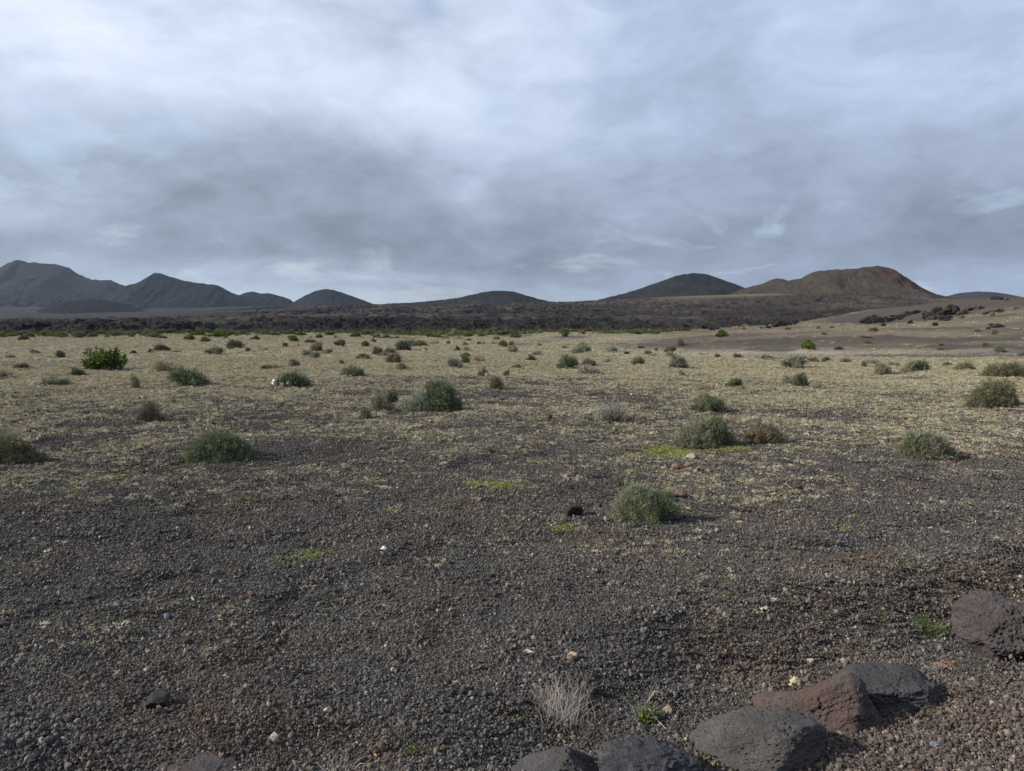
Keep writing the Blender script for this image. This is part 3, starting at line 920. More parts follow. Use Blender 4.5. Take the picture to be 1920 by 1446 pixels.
for i, (px, py, w, h, m_, lab) in enumerate(STONES):
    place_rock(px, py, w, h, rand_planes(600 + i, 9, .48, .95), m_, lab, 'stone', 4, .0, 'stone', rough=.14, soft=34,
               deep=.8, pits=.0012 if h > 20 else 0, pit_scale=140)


# rocky outcrops on the ridge: bedrock showing through, each one thing
def outcrop(label, blocks, seed, mat):
    g = np.random.default_rng(seed)
    root = None
    for (px, py, w, h) in blocks:
        q = hit(px, py)
        dist = math.hypot(q[0], q[1])
        if root is None:
            q0 = q
            root = bpy.data.objects.new('rock_outcrop', None)
            S.collection.objects.link(root)
            root.location = tuple(q0)
            root['label'] = label
            root['category'] = 'rock outcrop'
        # one craggy block: a ball cut by many planes, stretched along the strata
        hs = np.array([w / F * dist / 2 * g.uniform(1.0, 1.25), w / F * dist / 2 * g.uniform(.7, 1.1), h / F * dist * g.uniform(.65, .85)])
        dv, df = ICO[4]
        inv = np.ones(len(dv))
        for n, hgt_ in rand_planes(int(g.integers(1e6)), 12, .5, .95):
            n = np.array(n)
            n = n / np.linalg.norm(n)
            inv = inv + np.maximum(dv @ n / hgt_, 0) ** 30
        p = dv * (inv ** (-1 / 30))[:, None]
        p = p + dv * ((fbm3(p * 3.2 + px, 4, seed, .7) - .5) * 1.15)[:, None]
        led = fbm3(p * (1.2, 1.2, 5) + px, 2, seed + 3)
        p = p * (1 + (led - .5)[:, None] * np.array([.5, .5, 0]))
        p = p * hs
        a = g.uniform(-.1, .5)
        p = np.stack([p[:, 0] * math.cos(a) - p[:, 2] * math.sin(a), p[:, 1], p[:, 0] * math.sin(a) + p[:, 2] * math.cos(a)], 1)
        me = mesh_np('block', p, df, smooth=False)
        c = np.array([q[0], q[1] + hs[1] * .3, 0])
        c[2] = float(Hn(c[0], c[1])) + hs[2] * .35
        obj('block', me, mat, parent=root, loc=tuple(c - q0))
    return root


def out_mat(name, c1, c2):
    m, t = new_mat(name)
    pos = t.n('ShaderNodeNewGeometry').outputs['Position']
    c = t.mix(t.mr(t.noise(pos, .9, 6, .7), .4, .6), c1, c2)
    finish(t, c, .92, t.noise(pos, 3, 7, .7), .9, .25, .2)
    return m


om_dark = out_mat('outcrop_dark', (.016, .015, .016), (.040, .036, .035))
om_brown = out_mat('outcrop_brown', (.045, .032, .029), (.095, .070, .060))
outcrop('jumbled dark rock outcrop at the left foot of the right ridge',
        [(1617, 607, 10, 9), (1626, 608, 12, 11), (1636, 606, 13, 12), (1645, 604, 12, 11), (1652, 606, 11, 9), (1661, 604, 10, 8), (1640, 598, 10, 6), (1630, 599, 10, 6), (1657, 612, 10, 5), (1668, 602, 8, 7)], 1, om_dark)
outcrop('long slanting rock band on the right ridge between two dark outcrops',
        [(1672, 600, 12, 5), (1682, 597, 14, 6), (1692, 594, 14, 6), (1702, 591, 14, 6), (1712, 589, 14, 5), (1720, 587, 10, 4), (1690, 599, 10, 4), (1676, 594, 10, 4), (1708, 606, 9, 5)], 2, om_dark)
outcrop('largest black overhanging rock outcrop on the right ridge',
        [(1738, 598, 14, 9), (1748, 596, 16, 13), (1758, 596, 18, 17), (1766, 598, 16, 15), (1775, 592, 17, 14), (1786, 589, 18, 16), (1792, 584, 12, 9), (1762, 585, 14, 10), (1746, 600, 16, 6), (1770, 600, 16, 6), (1735, 590, 10, 6), (1780, 597, 12, 6), (1754, 611, 8, 5)], 3, om_dark)
outcrop('brown layered rock outcrop right of the largest black outcrop',
        [(1799, 591, 10, 6), (1806, 589, 12, 9), (1815, 583, 12, 6), (1824, 581, 14, 6), (1834, 580, 13, 6), (1843, 579, 9, 4), (1803, 596, 8, 4)], 4, om_brown)
outcrop('small brown rock outcrop near the top right of the ridge',
        [(1849, 590, 9, 5), (1857, 587, 12, 6), (1867, 586, 13, 6), (1876, 585, 9, 5), (1862, 592, 8, 3), (1908, 581, 9, 4)], 5, om_brown)
outcrop('low dark ledge of rock low on the right ridge',
        [(1853, 617, 8, 3), (1862, 615, 12, 5), (1872, 614, 13, 5), (1881, 613, 8, 3), (1860, 610, 8, 3)], 6, om_dark)
outcrop('black rock heap where the lava meets the tan rise',
        [(1452, 613, 10, 5), (1460, 612, 12, 8), (1470, 611, 12, 10), (1479, 610, 12, 9), (1487, 609, 10, 8), (1494, 607, 9, 7), (1440, 615, 10, 4), (1428, 616, 8, 3), (1336, 619, 10, 5), (1345, 618, 8, 3)], 7, om_dark)
outcrop('dark rock clump on the skyline of the right ridge',
        [(1862, 561, 8, 4), (1870, 561, 10, 5), (1878, 562, 8, 4), (1888, 563, 8, 2)], 8, om_dark)


# ------------------------------------------------------------------ shrubs
def tri_blades(base, dirn, L, wid, g, bend=0.0):
    n = len(base)
    side = np.cross(dirn, g.normal(size=(n, 3)))
    side /= np.linalg.norm(side, axis=1)[:, None] + 1e-9
    a = base - side * (wid / 2)[:, None]
    b = base + side * (wid / 2)[:, None]
    tip = base + dirn * L[:, None]
    if bend:
        tip = tip + np.array([0, 0, -1]) * (L * bend)[:, None]
    V = np.stack([a, b, tip], 1).reshape(-1, 3)
    return V, np.arange(3 * n).reshape(-1, 3)


def lobes_points(lobes, n, g, shell=.55):
    """points in a union of dome lobes (cx,cy,cz,rx,ry,rz); returns the points, outward dirs, depth in 0..1"""
    vol = np.array([l[3] * l[4] * l[5] for l in lobes]) ** .8
    k = g.choice(len(lobes), n, p=vol / vol.sum())
    Lb = np.array(lobes)[k]
    d = g.normal(size=(n, 3))
    d /= np.linalg.norm(d, axis=1)[:, None]
    d[:, 2] = np.abs(d[:, 2]) * 1.0 - .25 * (g.random(n) < .35) * np.abs(d[:, 2]) * 2
    rad = (1 - shell * g.random(n) ** 1.4)
    # ragged outline
    rag = .58 + .78 * fbm3(d * 3.4 + Lb[:, :3] * 5, 3, 5, .6)
    p = Lb[:, :3] + d * Lb[:, 3:] * (rad * rag)[:, None]
    sz = max(l[3] for l in lobes)
    gap_ = fbm3(p / sz * 5.5 + 3.1, 2, 77)
    keep = (p[:, 2] > 0.0) & ((gap_ > .46) | (g.random(n) < .22))
    return p[keep], d[keep], rad[keep]


def stems_mesh(name, lobes, n, g, wid, bushy=.85):
    p, d, r = lobes_points(lobes, n, g, .5)
    p = p * bushy
    root = np.stack([g.normal(0, .04, len(p)), g.normal(0, .04, len(p)), np.zeros(len(p))], 1)
    L0 = np.array(lobes)[:, :3].mean(0)
    root = root + np.stack([p[:, 0] * .25, p[:, 1] * .25, 0 * p[:, 0]], 1)
    V, Fc, off = [], [], 0
    seg = 4
    for i in range(len(p)):
        pts = []
        mid = root[i] * .4 + p[i] * .6 + g.normal(0, .05, 3) * .8
        mid[2] = p[i][2] * .35
        for s_ in range(seg + 1):
            u = s_ / seg
            pts.append(root[i] * (1 - u) ** 2 + mid * 2 * u * (1 - u) + p[i] * u * u)
        pts = np.array(pts)
        dr = p[i] - root[i]
        s1 = np.cross(dr, (0.3, .5, .8))
        s1 /= np.linalg.norm(s1) + 1e-9
        s2 = np.cross(dr, s1)
        s2 /= np.linalg.norm(s2) + 1e-9
        for s_ in range(seg + 1):
            ww = wid * (1 - .75 * s_ / seg)
            for a in (0, 2.09, 4.19):
                V.append(pts[s_] + (s1 * math.cos(a) + s2 * math.sin(a)) * ww)
        for s_ in range(seg):
            for a in range(3):
                b = (a + 1) % 3
                Fc.append((off + s_ * 3 + a, off + s_ * 3 + b, off + s_ * 3 + 3 + b, off + s_ * 3 + 3 + a))
        off += 3 * (seg + 1)
    return mesh_np(name, np.array(V), np.array(Fc))


def fuzz_mesh(name, lobes, n, g, L=.07, wid=.006, up=.5, shell=.6, rnd=.6, per=9):
    """sprays of fine twigs: each spray fans out from one point"""
    ns = n // per
    p, d, r = lobes_points(lobes, ns, g, shell)
    ns = len(p)
    out = np.where(g.random(ns) < .12, g.uniform(1.02, 1.22, ns), 1.0)
    p = p * out[:, None]
    d0 = d + np.array([0, 0, up]) + g.normal(0, rnd * .6, (ns, 3))
    pp = np.repeat(p, per, 0) + g.normal(0, L * .32, (ns * per, 3))
    dd = np.repeat(d0, per, 0) + g.normal(0, rnd, (ns * per, 3))
    dd /= np.linalg.norm(dd, axis=1)[:, None] + 1e-9
    pp = pp - dd * L * .5
    pp[:, 2] = np.maximum(pp[:, 2], 0.004)
    LL = L * g.uniform(.5, 1.3, len(pp))
    V, Fc = tri_blades(pp, dd, LL, wid * g.uniform(.6, 1.4, len(pp)), g, .1)
    me = mesh_np(name, V, Fc, smooth=False)
    spray = np.repeat(g.random(ns), per)
    attr(me, 'spray', np.repeat(spray, 3))
    hgt = V[:, 2] / max(V[:, 2].max(), 1e-6)
    attr(me, 'hgt', hgt)
    return me


def leafy_mesh(name, lobes, n, g, L=.06, wid=.03, shell=.5, per=14):
    ns = n // per
    p, d, r = lobes_points(lobes, ns, g, shell)
    ns = len(p)
    pp = np.repeat(p, per, 0) + g.normal(0, L * .35, (ns * per, 3))
    dd = np.repeat(d + np.array([0, 0, .5]), per, 0) + g.normal(0, .7, (ns * per, 3))
    dd /= np.linalg.norm(dd, axis=1)[:, None]
    pp[:, 2] = np.maximum(pp[:, 2], .01)
    m_ = len(pp)
    side = np.cross(dd, g.normal(size=(m_, 3)))
    side /= np.linalg.norm(side, axis=1)[:, None]
    LL = (L * g.uniform(.6, 1.3, m_))[:, None]
    ww = wid * g.uniform(.6, 1.2, m_)[:, None]
    V = np.stack([pp, pp + dd * LL * .5 + side * ww / 2, pp + dd * LL, pp + dd * LL * .5 - side * ww / 2], 1).reshape(-1, 3)
    me = mesh_np(name, V, np.arange(4 * m_).reshape(-1, 4), smooth=False)
    attr(me, 'spray', np.repeat(np.repeat(g.random(ns), per), 4))
    attr(me, 'hgt', V[:, 2] / V[:, 2].max())
    return me


def foliage_mat(name, tip=(1.35, 1.4, 1.1), dry=(.16, .125, .09), dry_amt=.5, transl=.12):
    m, t = new_mat(name)
    oc = t.n('ShaderNodeObjectInfo').outputs['Color']
    sp = t.n('ShaderNodeAttribute', attribute_name='spray').outputs['Fac']
    hg = t.n('ShaderNodeAttribute', attribute_name='hgt').outputs['Fac']
    ri = t.n('ShaderNodeNewGeometry').outputs['Random Per Island']
    k = t.m('MULTIPLY', t.mr(sp, 0, 1, .6, 1.35), t.mr(ri, 0, 1, .7, 1.35))
    kk = t.n('ShaderNodeCombineXYZ', ins={0: k, 1: k, 2: k}).outputs[0]
    c = t.mix(1.0, oc, kk, 'MULTIPLY')
    dr = t.mr(t.m('ADD', t.m('MULTIPLY', t.m('SUBTRACT', 1.0, hg), .35), t.m('MULTIPLY', t.m('FRACT', t.m('MULTIPLY', ri, 37.7)), .75)), .62, .95)
    c = t.mix(t.m('MULTIPLY', dr, dry_amt), c, dry)
    finish(t, c, .8, spec=.2, transl=transl)
    return m


fm_fuzz = foliage_mat('twig_foliage')
fm_leaf = foliage_mat('leaf_foliage', dry=(.12, .13, .03), dry_amt=.35, transl=.18)
mst, t = new_mat('woody_stem')
finish(t, t.mix(t.noise(t.n('ShaderNodeTexCoord').outputs['Object'], 20, 3), (.075, .052, .038), (.17, .135, .10)), .9)

COL = {'gg': (.180, .190, .128), 'dg': (.085, .098, .060), 'g': (.112, .135, .075), 'bg': (.085, .128, .030), 'yg': (.22, .27, .05),
       'br': (.135, .100, .072), 'db': (.085, .062, .046), 'gy': (.22, .21, .165), 'ol': (.135, .132, .078), 'pb': (.22, .18, .135), 'sg': (.20, .23, .165)}


def dome(w=.5, h=.6, n=5, seed=0, spread=.5):
    g = np.random.default_rng(seed)
    a0 = g.uniform(0, 6.28)
    L = [(math.cos(a0) * w * .15, math.sin(a0) * w * .15, h * .05, w * .62, w * .58, h * g.uniform(.6, .9))]
    for i in range(n):
        a = g.uniform(0, 6.28)
        s_ = g.uniform(.45, 1.3) * spread * w
        L.append((math.cos(a) * s_, math.sin(a) * s_, h * g.uniform(.02, .3), w * g.uniform(.25, .52), w * g.uniform(.25, .5), h * g.uniform(.25, .7)))
    return L


# prototypes one unit wide, for the shrubs of the middle distance
PROTO = {}
for kind_ in range(5):
    g = np.random.default_rng(40 + kind_)
    L = dome(.5, .6, 5, 40 + kind_)
    PROTO['f%d' % kind_] = (fuzz_mesh('foliage', L, 9000, g, .10, .015), stems_mesh('branches', L, 26, g, .010))
    PROTO['m%d' % kind_] = (fuzz_mesh('foliage', dome(.5, .5, 3, 60 + kind_, .3), 10000, g, .07, .012, shell=.4, up=.7), None)
    PROTO['d%d' % kind_] = (fuzz_mesh('foliage', L, 3600, g, .13, .008, shell=.8, rnd=.5, up=.8), stems_mesh('branches', L, 70, g, .009, 1.0))
    L = dome(.5, .6, 7, 80 + kind_, .6)
    PROTO['l%d' % kind_] = (leafy_mesh('foliage', L, 5000, g, .075, .042), stems_mesh('branches', L, 20, g, .012))
for k_, (a, b) in PROTO.items():
    a.materials.append(fm_leaf if k_[0] == 'l' else fm_fuzz)
    if b:
        b.materials.append(mst)
PSIZE = {}
for k_, (a, b) in PROTO.items():
    co = np.empty(len(a.vertices) * 3, np.float32)
    a.vertices.foreach_get('co', co)
    co = co.reshape(-1, 3)
    mid_ = (np.percentile(co, 1.5, 0) + np.percentile(co, 98.5, 0)) / 2 * (1, 1, 0)
    for me_ in (a, b):
        if me_:
            cc_ = np.empty(len(me_.vertices) * 3, np.float32)
            me_.vertices.foreach_get('co', cc_)
            me_.vertices.foreach_set('co', (cc_.reshape(-1, 3) - mid_).astype(np.float32).ravel())
            me_.update()
for k_, (a, b) in PROTO.items():
    co = np.empty(len(a.vertices) * 3, np.float32)
    a.vertices.foreach_get('co', co)
    co = co.reshape(-1, 3)
    lo, hi = np.percentile(co, .4, 0), np.percentile(co, 99.6, 0)
    PSIZE[k_] = (max(hi[0] - lo[0], hi[1] - lo[1]), hi[2])


def place_shrub(px, py, w, h, kind_, colk, label, group=None, parts=True, seed=None):
    g = np.random.default_rng(int(px * 7 + py * 13) if seed is None else seed)
    q = hit(px, py)
    dist = math.hypot(q[0], q[1]) if q[1] < 1 else q[1]
    key = kind_ + str(int(g.integers(5)))
    fol, st = PROTO[key]
    sw, sh = PSIZE[key]
    W_ = w / F * dist / sw
    H_ = h / F * dist / sh
    rz = g.uniform(0, 6.28)
    dep = W_ * .45 * sw
    # foot row marks the near rim of the crown
    loc = (q[0] * (1 + dep * .5 / q[1]), q[1] + dep * .5)
    z = float(Hn(*loc))
    c = COL[colk]
    jit = g.uniform(.88, 1.12)
    col = (c[0] * jit * g.uniform(.94, 1.06), c[1] * jit, c[2] * jit * g.uniform(.9, 1.1), 1)
    if parts and st is not None:
        e = bpy.data.objects.new('shrub', None)
        S.collection.objects.link(e)
        f = obj('foliage', fol, parent=e)
        f.color = col
        obj('branches', st, parent=e)
    else:
        e = obj('shrub', fol)
        e.color = col
    e.location = (loc[0], loc[1], z - .01)
    e.rotation_euler = (0, 0, rz)
    e.scale = (W_, W_, H_)
    e['label'] = label
    e['category'] = 'shrub'
    if group:
        e['group'] = group
    return e


G1 = 'shrubs dotted over the plain'
SHR = """
202,696,75,39,l,bg|bright green leafy bush, largest of the left plain
66,664,17,9,f,gg|small grey-green shrub on the far plain left of the bright green bush
113,671,14,13,f,g|small upright green shrub left of the bright green leafy bush
164,658,9,8,d,pb|tiny pale brown shrub behind the bright green leafy bush
250,664,11,7,m,db|tiny dark brown shrub, left one of two brown dots beyond the bright green bush
283,662,11,7,m,db|tiny dark brown shrub, right one of two brown dots beside a dark green mound
303,658,31,12,m,dg|dark green low mound shrub beyond the bright green leafy bush
40,692,26,11,f,gg|pale grey-green low shrub near the left edge
9,710,26,17,d,br|dry brown shrub cut by the left edge of the plain
144,706,30,16,f,ol|olive brown shrub just left of and below the bright green bush
105,723,54,17,f,gg|low sprawling green-grey shrub leaning right on the left plain
254,730,23,26,f,gg|upright grey-green shrub on a bare stem left of the twin-toned bush
311,699,46,19,d,ol|half dry brown and green shrub behind the large olive bush
354,726,66,36,f,g|large olive green bush with a bare brown foot on the left plain
401,665,33,14,f,gg|grey-green rounded shrub beyond the large olive bush
440,654,30,15,f,dg|dark rounded shrub second behind the grey-green rounded one
464,660,11,8,f,g|tiny green shrub right of the dark rounded shrub
432,655,12,5,f,g|tiny flat green shrub in front of the dark rounded shrub
386,642,20,9,l,bg|small bright green leafy shrub far off on the left plain
495,658,18,8,d,pb|pale brown dry shrub right of the dark rounded shrub
535,651,14,8,f,db|small dark brown shrub left of the olive pair
551,641,18,11,l,bg|small bright green leafy shrub with a pointed top far left of centre
560,650,12,4,f,ol|tiny olive shrub right of the small dark brown shrub
581,643,21,7,f,br|low brown shrub right of the pointed bright green shrub
594,658,30,15,f,ol|olive shrub at the top of a cluster of four
578,669,22,12,f,gy|grey shrub at the left of a cluster of four
590,672,20,12,f,gg|grey-green shrub in front of a cluster of four
613,664,22,9,f,gy|grey olive shrub at the right of a cluster of four
553,689,22,16,f,gg|grey-green shrub on the dark gravel streak
498,693,22,9,m,ol|low dark olive shrub at the left end of the dark streak
519,691,21,6,f,gg|flat grey-green shrub between two others on the dark streak
549,726,64,25,m,g|dense green mound shrub with white scraps caught in it
637,650,20,13,f,dg|dark shrub far off right of the cluster of four
332,660,15,3,f,ol|tiny flat shrub beyond the half dry shrub
685,650,14,10,f,br|thin brown shrub on the far plain left of the centre
700,642,9,6,f,db|tiny dark brown shrub behind the thin brown one
755,657,26,17,f,dg|dark green shrub with tall crown left of the smooth green mound
786,650,30,11,m,g|smooth green mound shrub on the far centre plain
767,646,22,9,f,sg|pale green shrub behind the smooth green mound
709,665,22,14,f,dg|dark green shrub at the left of a chain of four
731,664,20,11,f,g|green shrub second in a chain of four
717,669,17,8,f,gy|grey low shrub in front of a chain of four
739,681,25,18,f,br|brown and dark shrub at the near end of a chain of four
680,675,28,11,m,g|smooth green mound shrub left of the chain of four
753,693,20,13,f,sg|pale grey-green shrub below the chain of four
661,707,44,18,f,g|wide green mound shrub left of centre on the plain
641,684,12,9,f,g|tiny green shrub above the wide green mound
872,671,17,9,f,ol|olive-gold shrub at the back of a grey trio
873,682,22,14,f,g|green shrub in the middle of a grey trio
851,690,28,20,f,gy|grey shrub at the front of a grey trio
898,680,26,17,d,gy|grey shrub with dark branches right of the grey trio
857,659,13,11,f,ol|small olive shrub beyond the grey trio
873,658,18,9,d,pb|pale brown dry shrub right of the small olive one
906,706,21,19,d,br|dry purple-brown shrub with a white scrap at its foot
950,706,12,12,f,g|tiny green shrub right of the dry purple-brown one
931,732,24,24,f,dg|dark lopsided shrub right of the largest central bush
814,645,24,6,d,pb|low pale brown shrub strip right of the smooth green mound
841,645,7,6,f,db|tiny dark shrub on the far plain before the centre hill
871,648,15,7,f,gg|small grey-green shrub on the far centre plain
879,639,11,4,m,dg|tiny dark green shrub on the far centre plain
799,657,9,4,f,ol|tiny olive shrub just below the smooth green mound
898,646,8,5,f,db|tiny dark shrub left of the four in a row at centre
907,646,6,5,f,ol|tiny olive shrub next to the tiny dark one at centre
926,646,18,7,d,gy|pale grey shrub at the left of a row of four at centre
944,651,20,12,f,dg|dark shrub second in a row of four at centre
960,649,12,9,f,dg|dark small shrub behind the row of four at centre
962,662,20,14,f,gg|grey-green shrub on a short stem at the near end of a row of four
1011,648,10,4,m,g|tiny green shrub below the wheel tracks
1058,653,15,5,m,gg|flat grey-green shrub at the foot of the tan rise
995,677,20,12,f,ol|brown olive shrub in front of a grey one right of centre
1006,667,21,9,f,gy|grey flat shrub behind the brown olive one
967,691,19,8,f,gy|low grey shrub in the pale band at centre
1089,663,36,16,f,sg|wide pale green shrub at the foot of the tan rise
1093,651,15,9,f,g|small green shrub peeking over the wide pale green one
1147,660,20,10,f,sg|small pale green shrub right of the wide pale green one
1065,693,40,24,f,g|round green shrub with grey right half right of centre
1102,703,40,18,f,gy|silver grey shrub in front of a green one
1104,687,28,13,f,g|green shrub behind the silver grey one
1138,681,17,10,d,pb|small pale brown shrub right of the green and silver pair
1175,664,10,5,m,db|tiny dark brown slanted shrub at the foot of the rise
1196,685,25,15,f,ol|rounded olive shrub on the pale band
1201,653,12,5,f,ol|tiny olive shrub on the foot of the rise
1214,664,14,7,f,gy|small grey shrub, left one of a sparse pair
1225,668,15,7,d,pb|small pale brown shrub, right one of a sparse pair
1257,661,21,11,f,dg|dark green shrub above a grey one near the rise
1255,668,15,8,f,gy|grey shrub below the dark green one near the rise
1271,691,33,26,f,gg|tall grey-green shrub on the pale band right of the rounded olive one
1277,704,15,9,f,gg|small grey-green shrub below the tall grey-green one
1059,632,14,8,l,bg|bright green shrub on the crest of the tan rise
1230,657,6,4,m,db|tiny brown dot of a shrub on the lower rise
1276,648,13,12,f,br|brown shrub on the slope of the tan rise
1145,793,76,44,d,gy|pale grey half dead bush with a brown heart right of centre
1354,632,23,13,l,bg|dense bright green bush near the top of the tan rise
1516,655,26,16,l,bg|dense bright green bush on the brown slope
1345,671,13,7,f,br|brown shrub, left one at the foot of the brown slope
1384,672,17,9,f,db|dark brown shrub right of another at the foot of the brown slope
1437,674,25,9,f,gg|low grey-green shrub on the dark strip
1486,691,44,25,f,gg|bushy grey-green shrub at the right with a dark right side
1505,674,17,7,f,sg|pale green shrub behind the bushy grey-green one
1522,680,26,10,f,br|brown flat shrub right of the bushy grey-green one
1548,679,15,10,f,br|small brown upright shrub between two flat brown ones
1585,681,21,9,f,ol|squat olive brown shrub at the foot of the brown slope
1377,727,28,17,f,g|green shrub on a short foot right of centre in the gravel
1478,722,27,17,f,gg|grey-green shrub, left half of a touching pair
1500,726,27,24,f,dg|dark green shrub, right half of a touching pair
1528,731,25,17,f,gy|thin grey shrub right of the touching pair
1327,774,62,32,f,g|green domed bush between the pale half dead one and the big right one
1476,618,12,4,f,ol|tiny olive shrub near the crest of the brown slope
1534,617,6,5,f,ol|tiny olive dot on the crest of the brown slope
1559,615,10,4,f,gg|tiny pale shrub on the crest below the ridge
1395,618,6,4,f,ol|tiny shrub on the crest above the dense bright green bush
1572,656,15,5,f,db|flat dark brown shrub right of the dense green bush on the slope
1545,628,12,4,f,br|flat brown shrub high on the brown slope
1638,623,15,8,f,dg|dark green shrub below the jumbled outcrop
1622,634,26,5,d,br|flat brown shrub patch below the dark green one
1625,643,9,4,f,ol|tiny olive shrub on the middle of the right slope
1762,657,11,8,d,br|brown shrub on the middle right slope
1765,649,9,4,f,db|tiny dark shrub above the brown one on the right slope
1865,627,10,8,f,g|small green shrub below the low dark ledge
1832,622,12,6,d,br|brown shrub left of the low dark ledge
1848,649,11,7,f,br|brown shrub left of the dense green one on the right slope
1873,660,20,13,m,g|dense green bush on the slope near the right edge
1914,668,13,8,m,g|small green bush touching the right edge on the slope
1620,689,11,11,f,br|small brown shrub left of a silver one on the pale band
1635,684,24,9,f,sg|pale green shrub between a small brown and a silver one
1656,704,37,23,f,gy|silver and brown round shrub on the right pale band
1675,688,25,10,f,sg|pale green shrub behind the silver and brown round one
1718,698,40,21,f,g|rounded green shrub on the right pale band
1697,702,22,17,d,pb|pale dry twiggy shrub touching the rounded green one
1777,686,17,7,m,g|flat green shrub at the foot of the slope right
1805,695,30,16,f,ol|olive brown shrub right on the pale band
1823,694,13,6,f,db|small dark shrub touching the olive brown one
686,788,26,21,f,g|small green shrub in front of the twiggy grey one at left centre
1070,716,8,5,m,db|tiny dark tuft on the gravel right of centre
20,672,16,6,f,gg|small grey-green shrub at the left edge above the dark streak
305,635,16,5,f,br|low brown shrub on the far left plain
560,760,8,4,m,ol|tiny olive tuft below the dense green mound with scraps
"""
for ln in SHR.strip().splitlines():
    a, lab = ln.split('|')
    a = a.split(',')
    place_shrub(float(a[0]), float(a[1]), float(a[2]) * 1.04, float(a[3]) * 1.1, a[4], a[5], 'shrub: ' * 0 + lab, G1, parts=float(a[2]) >= 20)

# the dotted row of green shrubs along the lava's foot
g = np.random.default_rng(77)
k = 0
for i in range(225):
    px = g.uniform(-60, 1240) if i < 170 else g.uniform(-60, 620)
    py = 622.5 + abs(g.normal(0, 1)) * 5.5 + (2 if px < 300 else 0)
    if px > 980 and py > 627:
        py = 624.5
    if py > 640:
        continue
    sz = g.uniform(.6, 1.7) * (10 + (py - 622) * .35)
    kd = 'm' if g.random() < .5 else 'l'
    ck = ['g', 'bg', 'dg', 'ol'][int(g.integers(4))]
    near_ = 'green' if ck in ('g', 'bg') else 'dark'
    place_shrub(px, py, sz, sz * g.uniform(.35, .6), kd, ck,
                {'g': 'small mid green shrub in the dotted row along the foot of the lava', 'bg': 'small vivid green shrub in the dotted row along the foot of the lava',
                 'dg': 'small dark green shrub in the dotted row along the foot of the lava', 'ol': 'small olive shrub in the dotted row along the foot of the lava'}[ck],
                {'g': 'mid green shrubs along the lava foot', 'bg': 'vivid green shrubs along the lava foot', 'dg': 'dark green shrubs along the lava foot', 'ol': 'olive shrubs along the lava foot'}[ck],
                parts=False, seed=1000 + i)


# nearest bushes: each with a crown of its own
def own_bush(px, py, w, h, lobes, parts, label, stems=60, seed=1):
    """lobes in units of half width (x right, y away) and of height (z); parts: list of (name,n,colour,lobe indices,L,width,kind)"""
    g = np.random.default_rng(seed)
    q = hit(px, py)
    dist = math.hypot(q[1], EYE - q[2])
    a = w / F * dist / 2
    hh = h / F * dist * 1.05
    e = bpy.data.objects.new('bush', None)
    S.collection.objects.link(e)
    loc = (q[0] * (1 + a * .6 / q[1]), q[1] + a * .6)
    e.location = (*loc, float(Hn(*loc)) - .015)
    e['label'] = label
    e['category'] = 'bush'
    e['group'] = 'larger bushes in front'
    LB = [(l[0] * a, l[1] * a, l[2] * hh, l[3] * a, l[4] * a, l[5] * hh) for l in lobes]
    for (nm, n, ck, idx, L, wd, kd) in parts:
        sub = [LB[i] for i in idx]
        if kd == 'leaf':
            me = leafy_mesh(nm, sub, n, g, L, wd)
        elif kd == 'dot':
            p, d, r = lobes_points(sub, n, g, .06)
            V, Fc = [], []
            dv, df = ICO[1]
            for i, c in enumerate(p):
                V.append(dv * wd + c)
                Fc.append(df + i * len(dv))
            me = mesh_np(nm, np.concatenate(V), np.concatenate(Fc))
            attr(me, 'spray', np.full(len(me.vertices), .7))
            attr(me, 'hgt', np.full(len(me.vertices), 1.0))
        else:
            me = fuzz_mesh(nm, sub, n, g, L, wd, shell={'dry': .95}.get(kd, .7), rnd=.55, up=.6)
        o = obj(nm, me, fm_leaf if kd in ('leaf', 'dot') else fm_fuzz, parent=e)
        c = COL[ck] if isinstance(ck, str) else ck
        o.color = (*c, 1)
    obj('branches', stems_mesh('branches', LB, stems, g, .0035 + .002 * a), mst, parent=e)
    return e


YEL = (.75, .55, .02)
own_bush(812, 774, 112, 66, [(.25, 0, .1, .70, .7, .85), (-.35, -.1, .05, .55, .5, .62), (.55, .1, .05, .42, .45, .65), (-.7, -.15, 0, .3, .3, .38), (0, .2, .3, .5, .4, .62)],
         [('foliage', 52000, 'g', [0, 2, 4], .075, .008, ''), ('foliage', 22000, 'sg', [1, 3], .075, .007, '')], 'largest dense green bush at the centre of the plain', 70, 11)
own_bush(718, 773, 56, 46, [(-.1, 0, .1, .8, .6, .75), (.65, .1, .45, .35, .35, .5), (-.45, 0, .3, .4, .4, .55)],
         [('foliage', 9000, 'gy', [0, 2], .08, .006, 'dry'), ('foliage', 4000, 'g', [1], .07, .007, '')], 'twiggy grey bush left of the largest green bush', 60, 12)
own_bush(1322, 846, 112, 60, [(-.25, 0, .1, .75, .65, .75), (.30, .1, .2, .55, .5, .80), (.75, 0, .05, .3, .3, .5), (-.7, 0, 0, .35, .35, .5)],
         [('foliage', 36000, 'gg', [0, 3], .07, .006, ''), ('foliage', 26000, 'g', [1, 2], .07, .006, '')], 'rounded grey-green bush behind the yellow-green moss', 80, 13)
own_bush(1434, 838, 90, 48, [(-.1, 0, .2, .75, .55, .75), (.5, 0, .1, .5, .45, .6)],
         [('foliage', 8500, 'gg', [0, 1], .09, .005, 'dry'), ('foliage', 5000, (.16, .075, .05), [0], .06, .006, 'dry'), ('flowers', 7, YEL, [0], .01, .009, 'dot')],
         'sparse bush with reddish lower twigs right of the rounded grey-green bush', 80, 14)
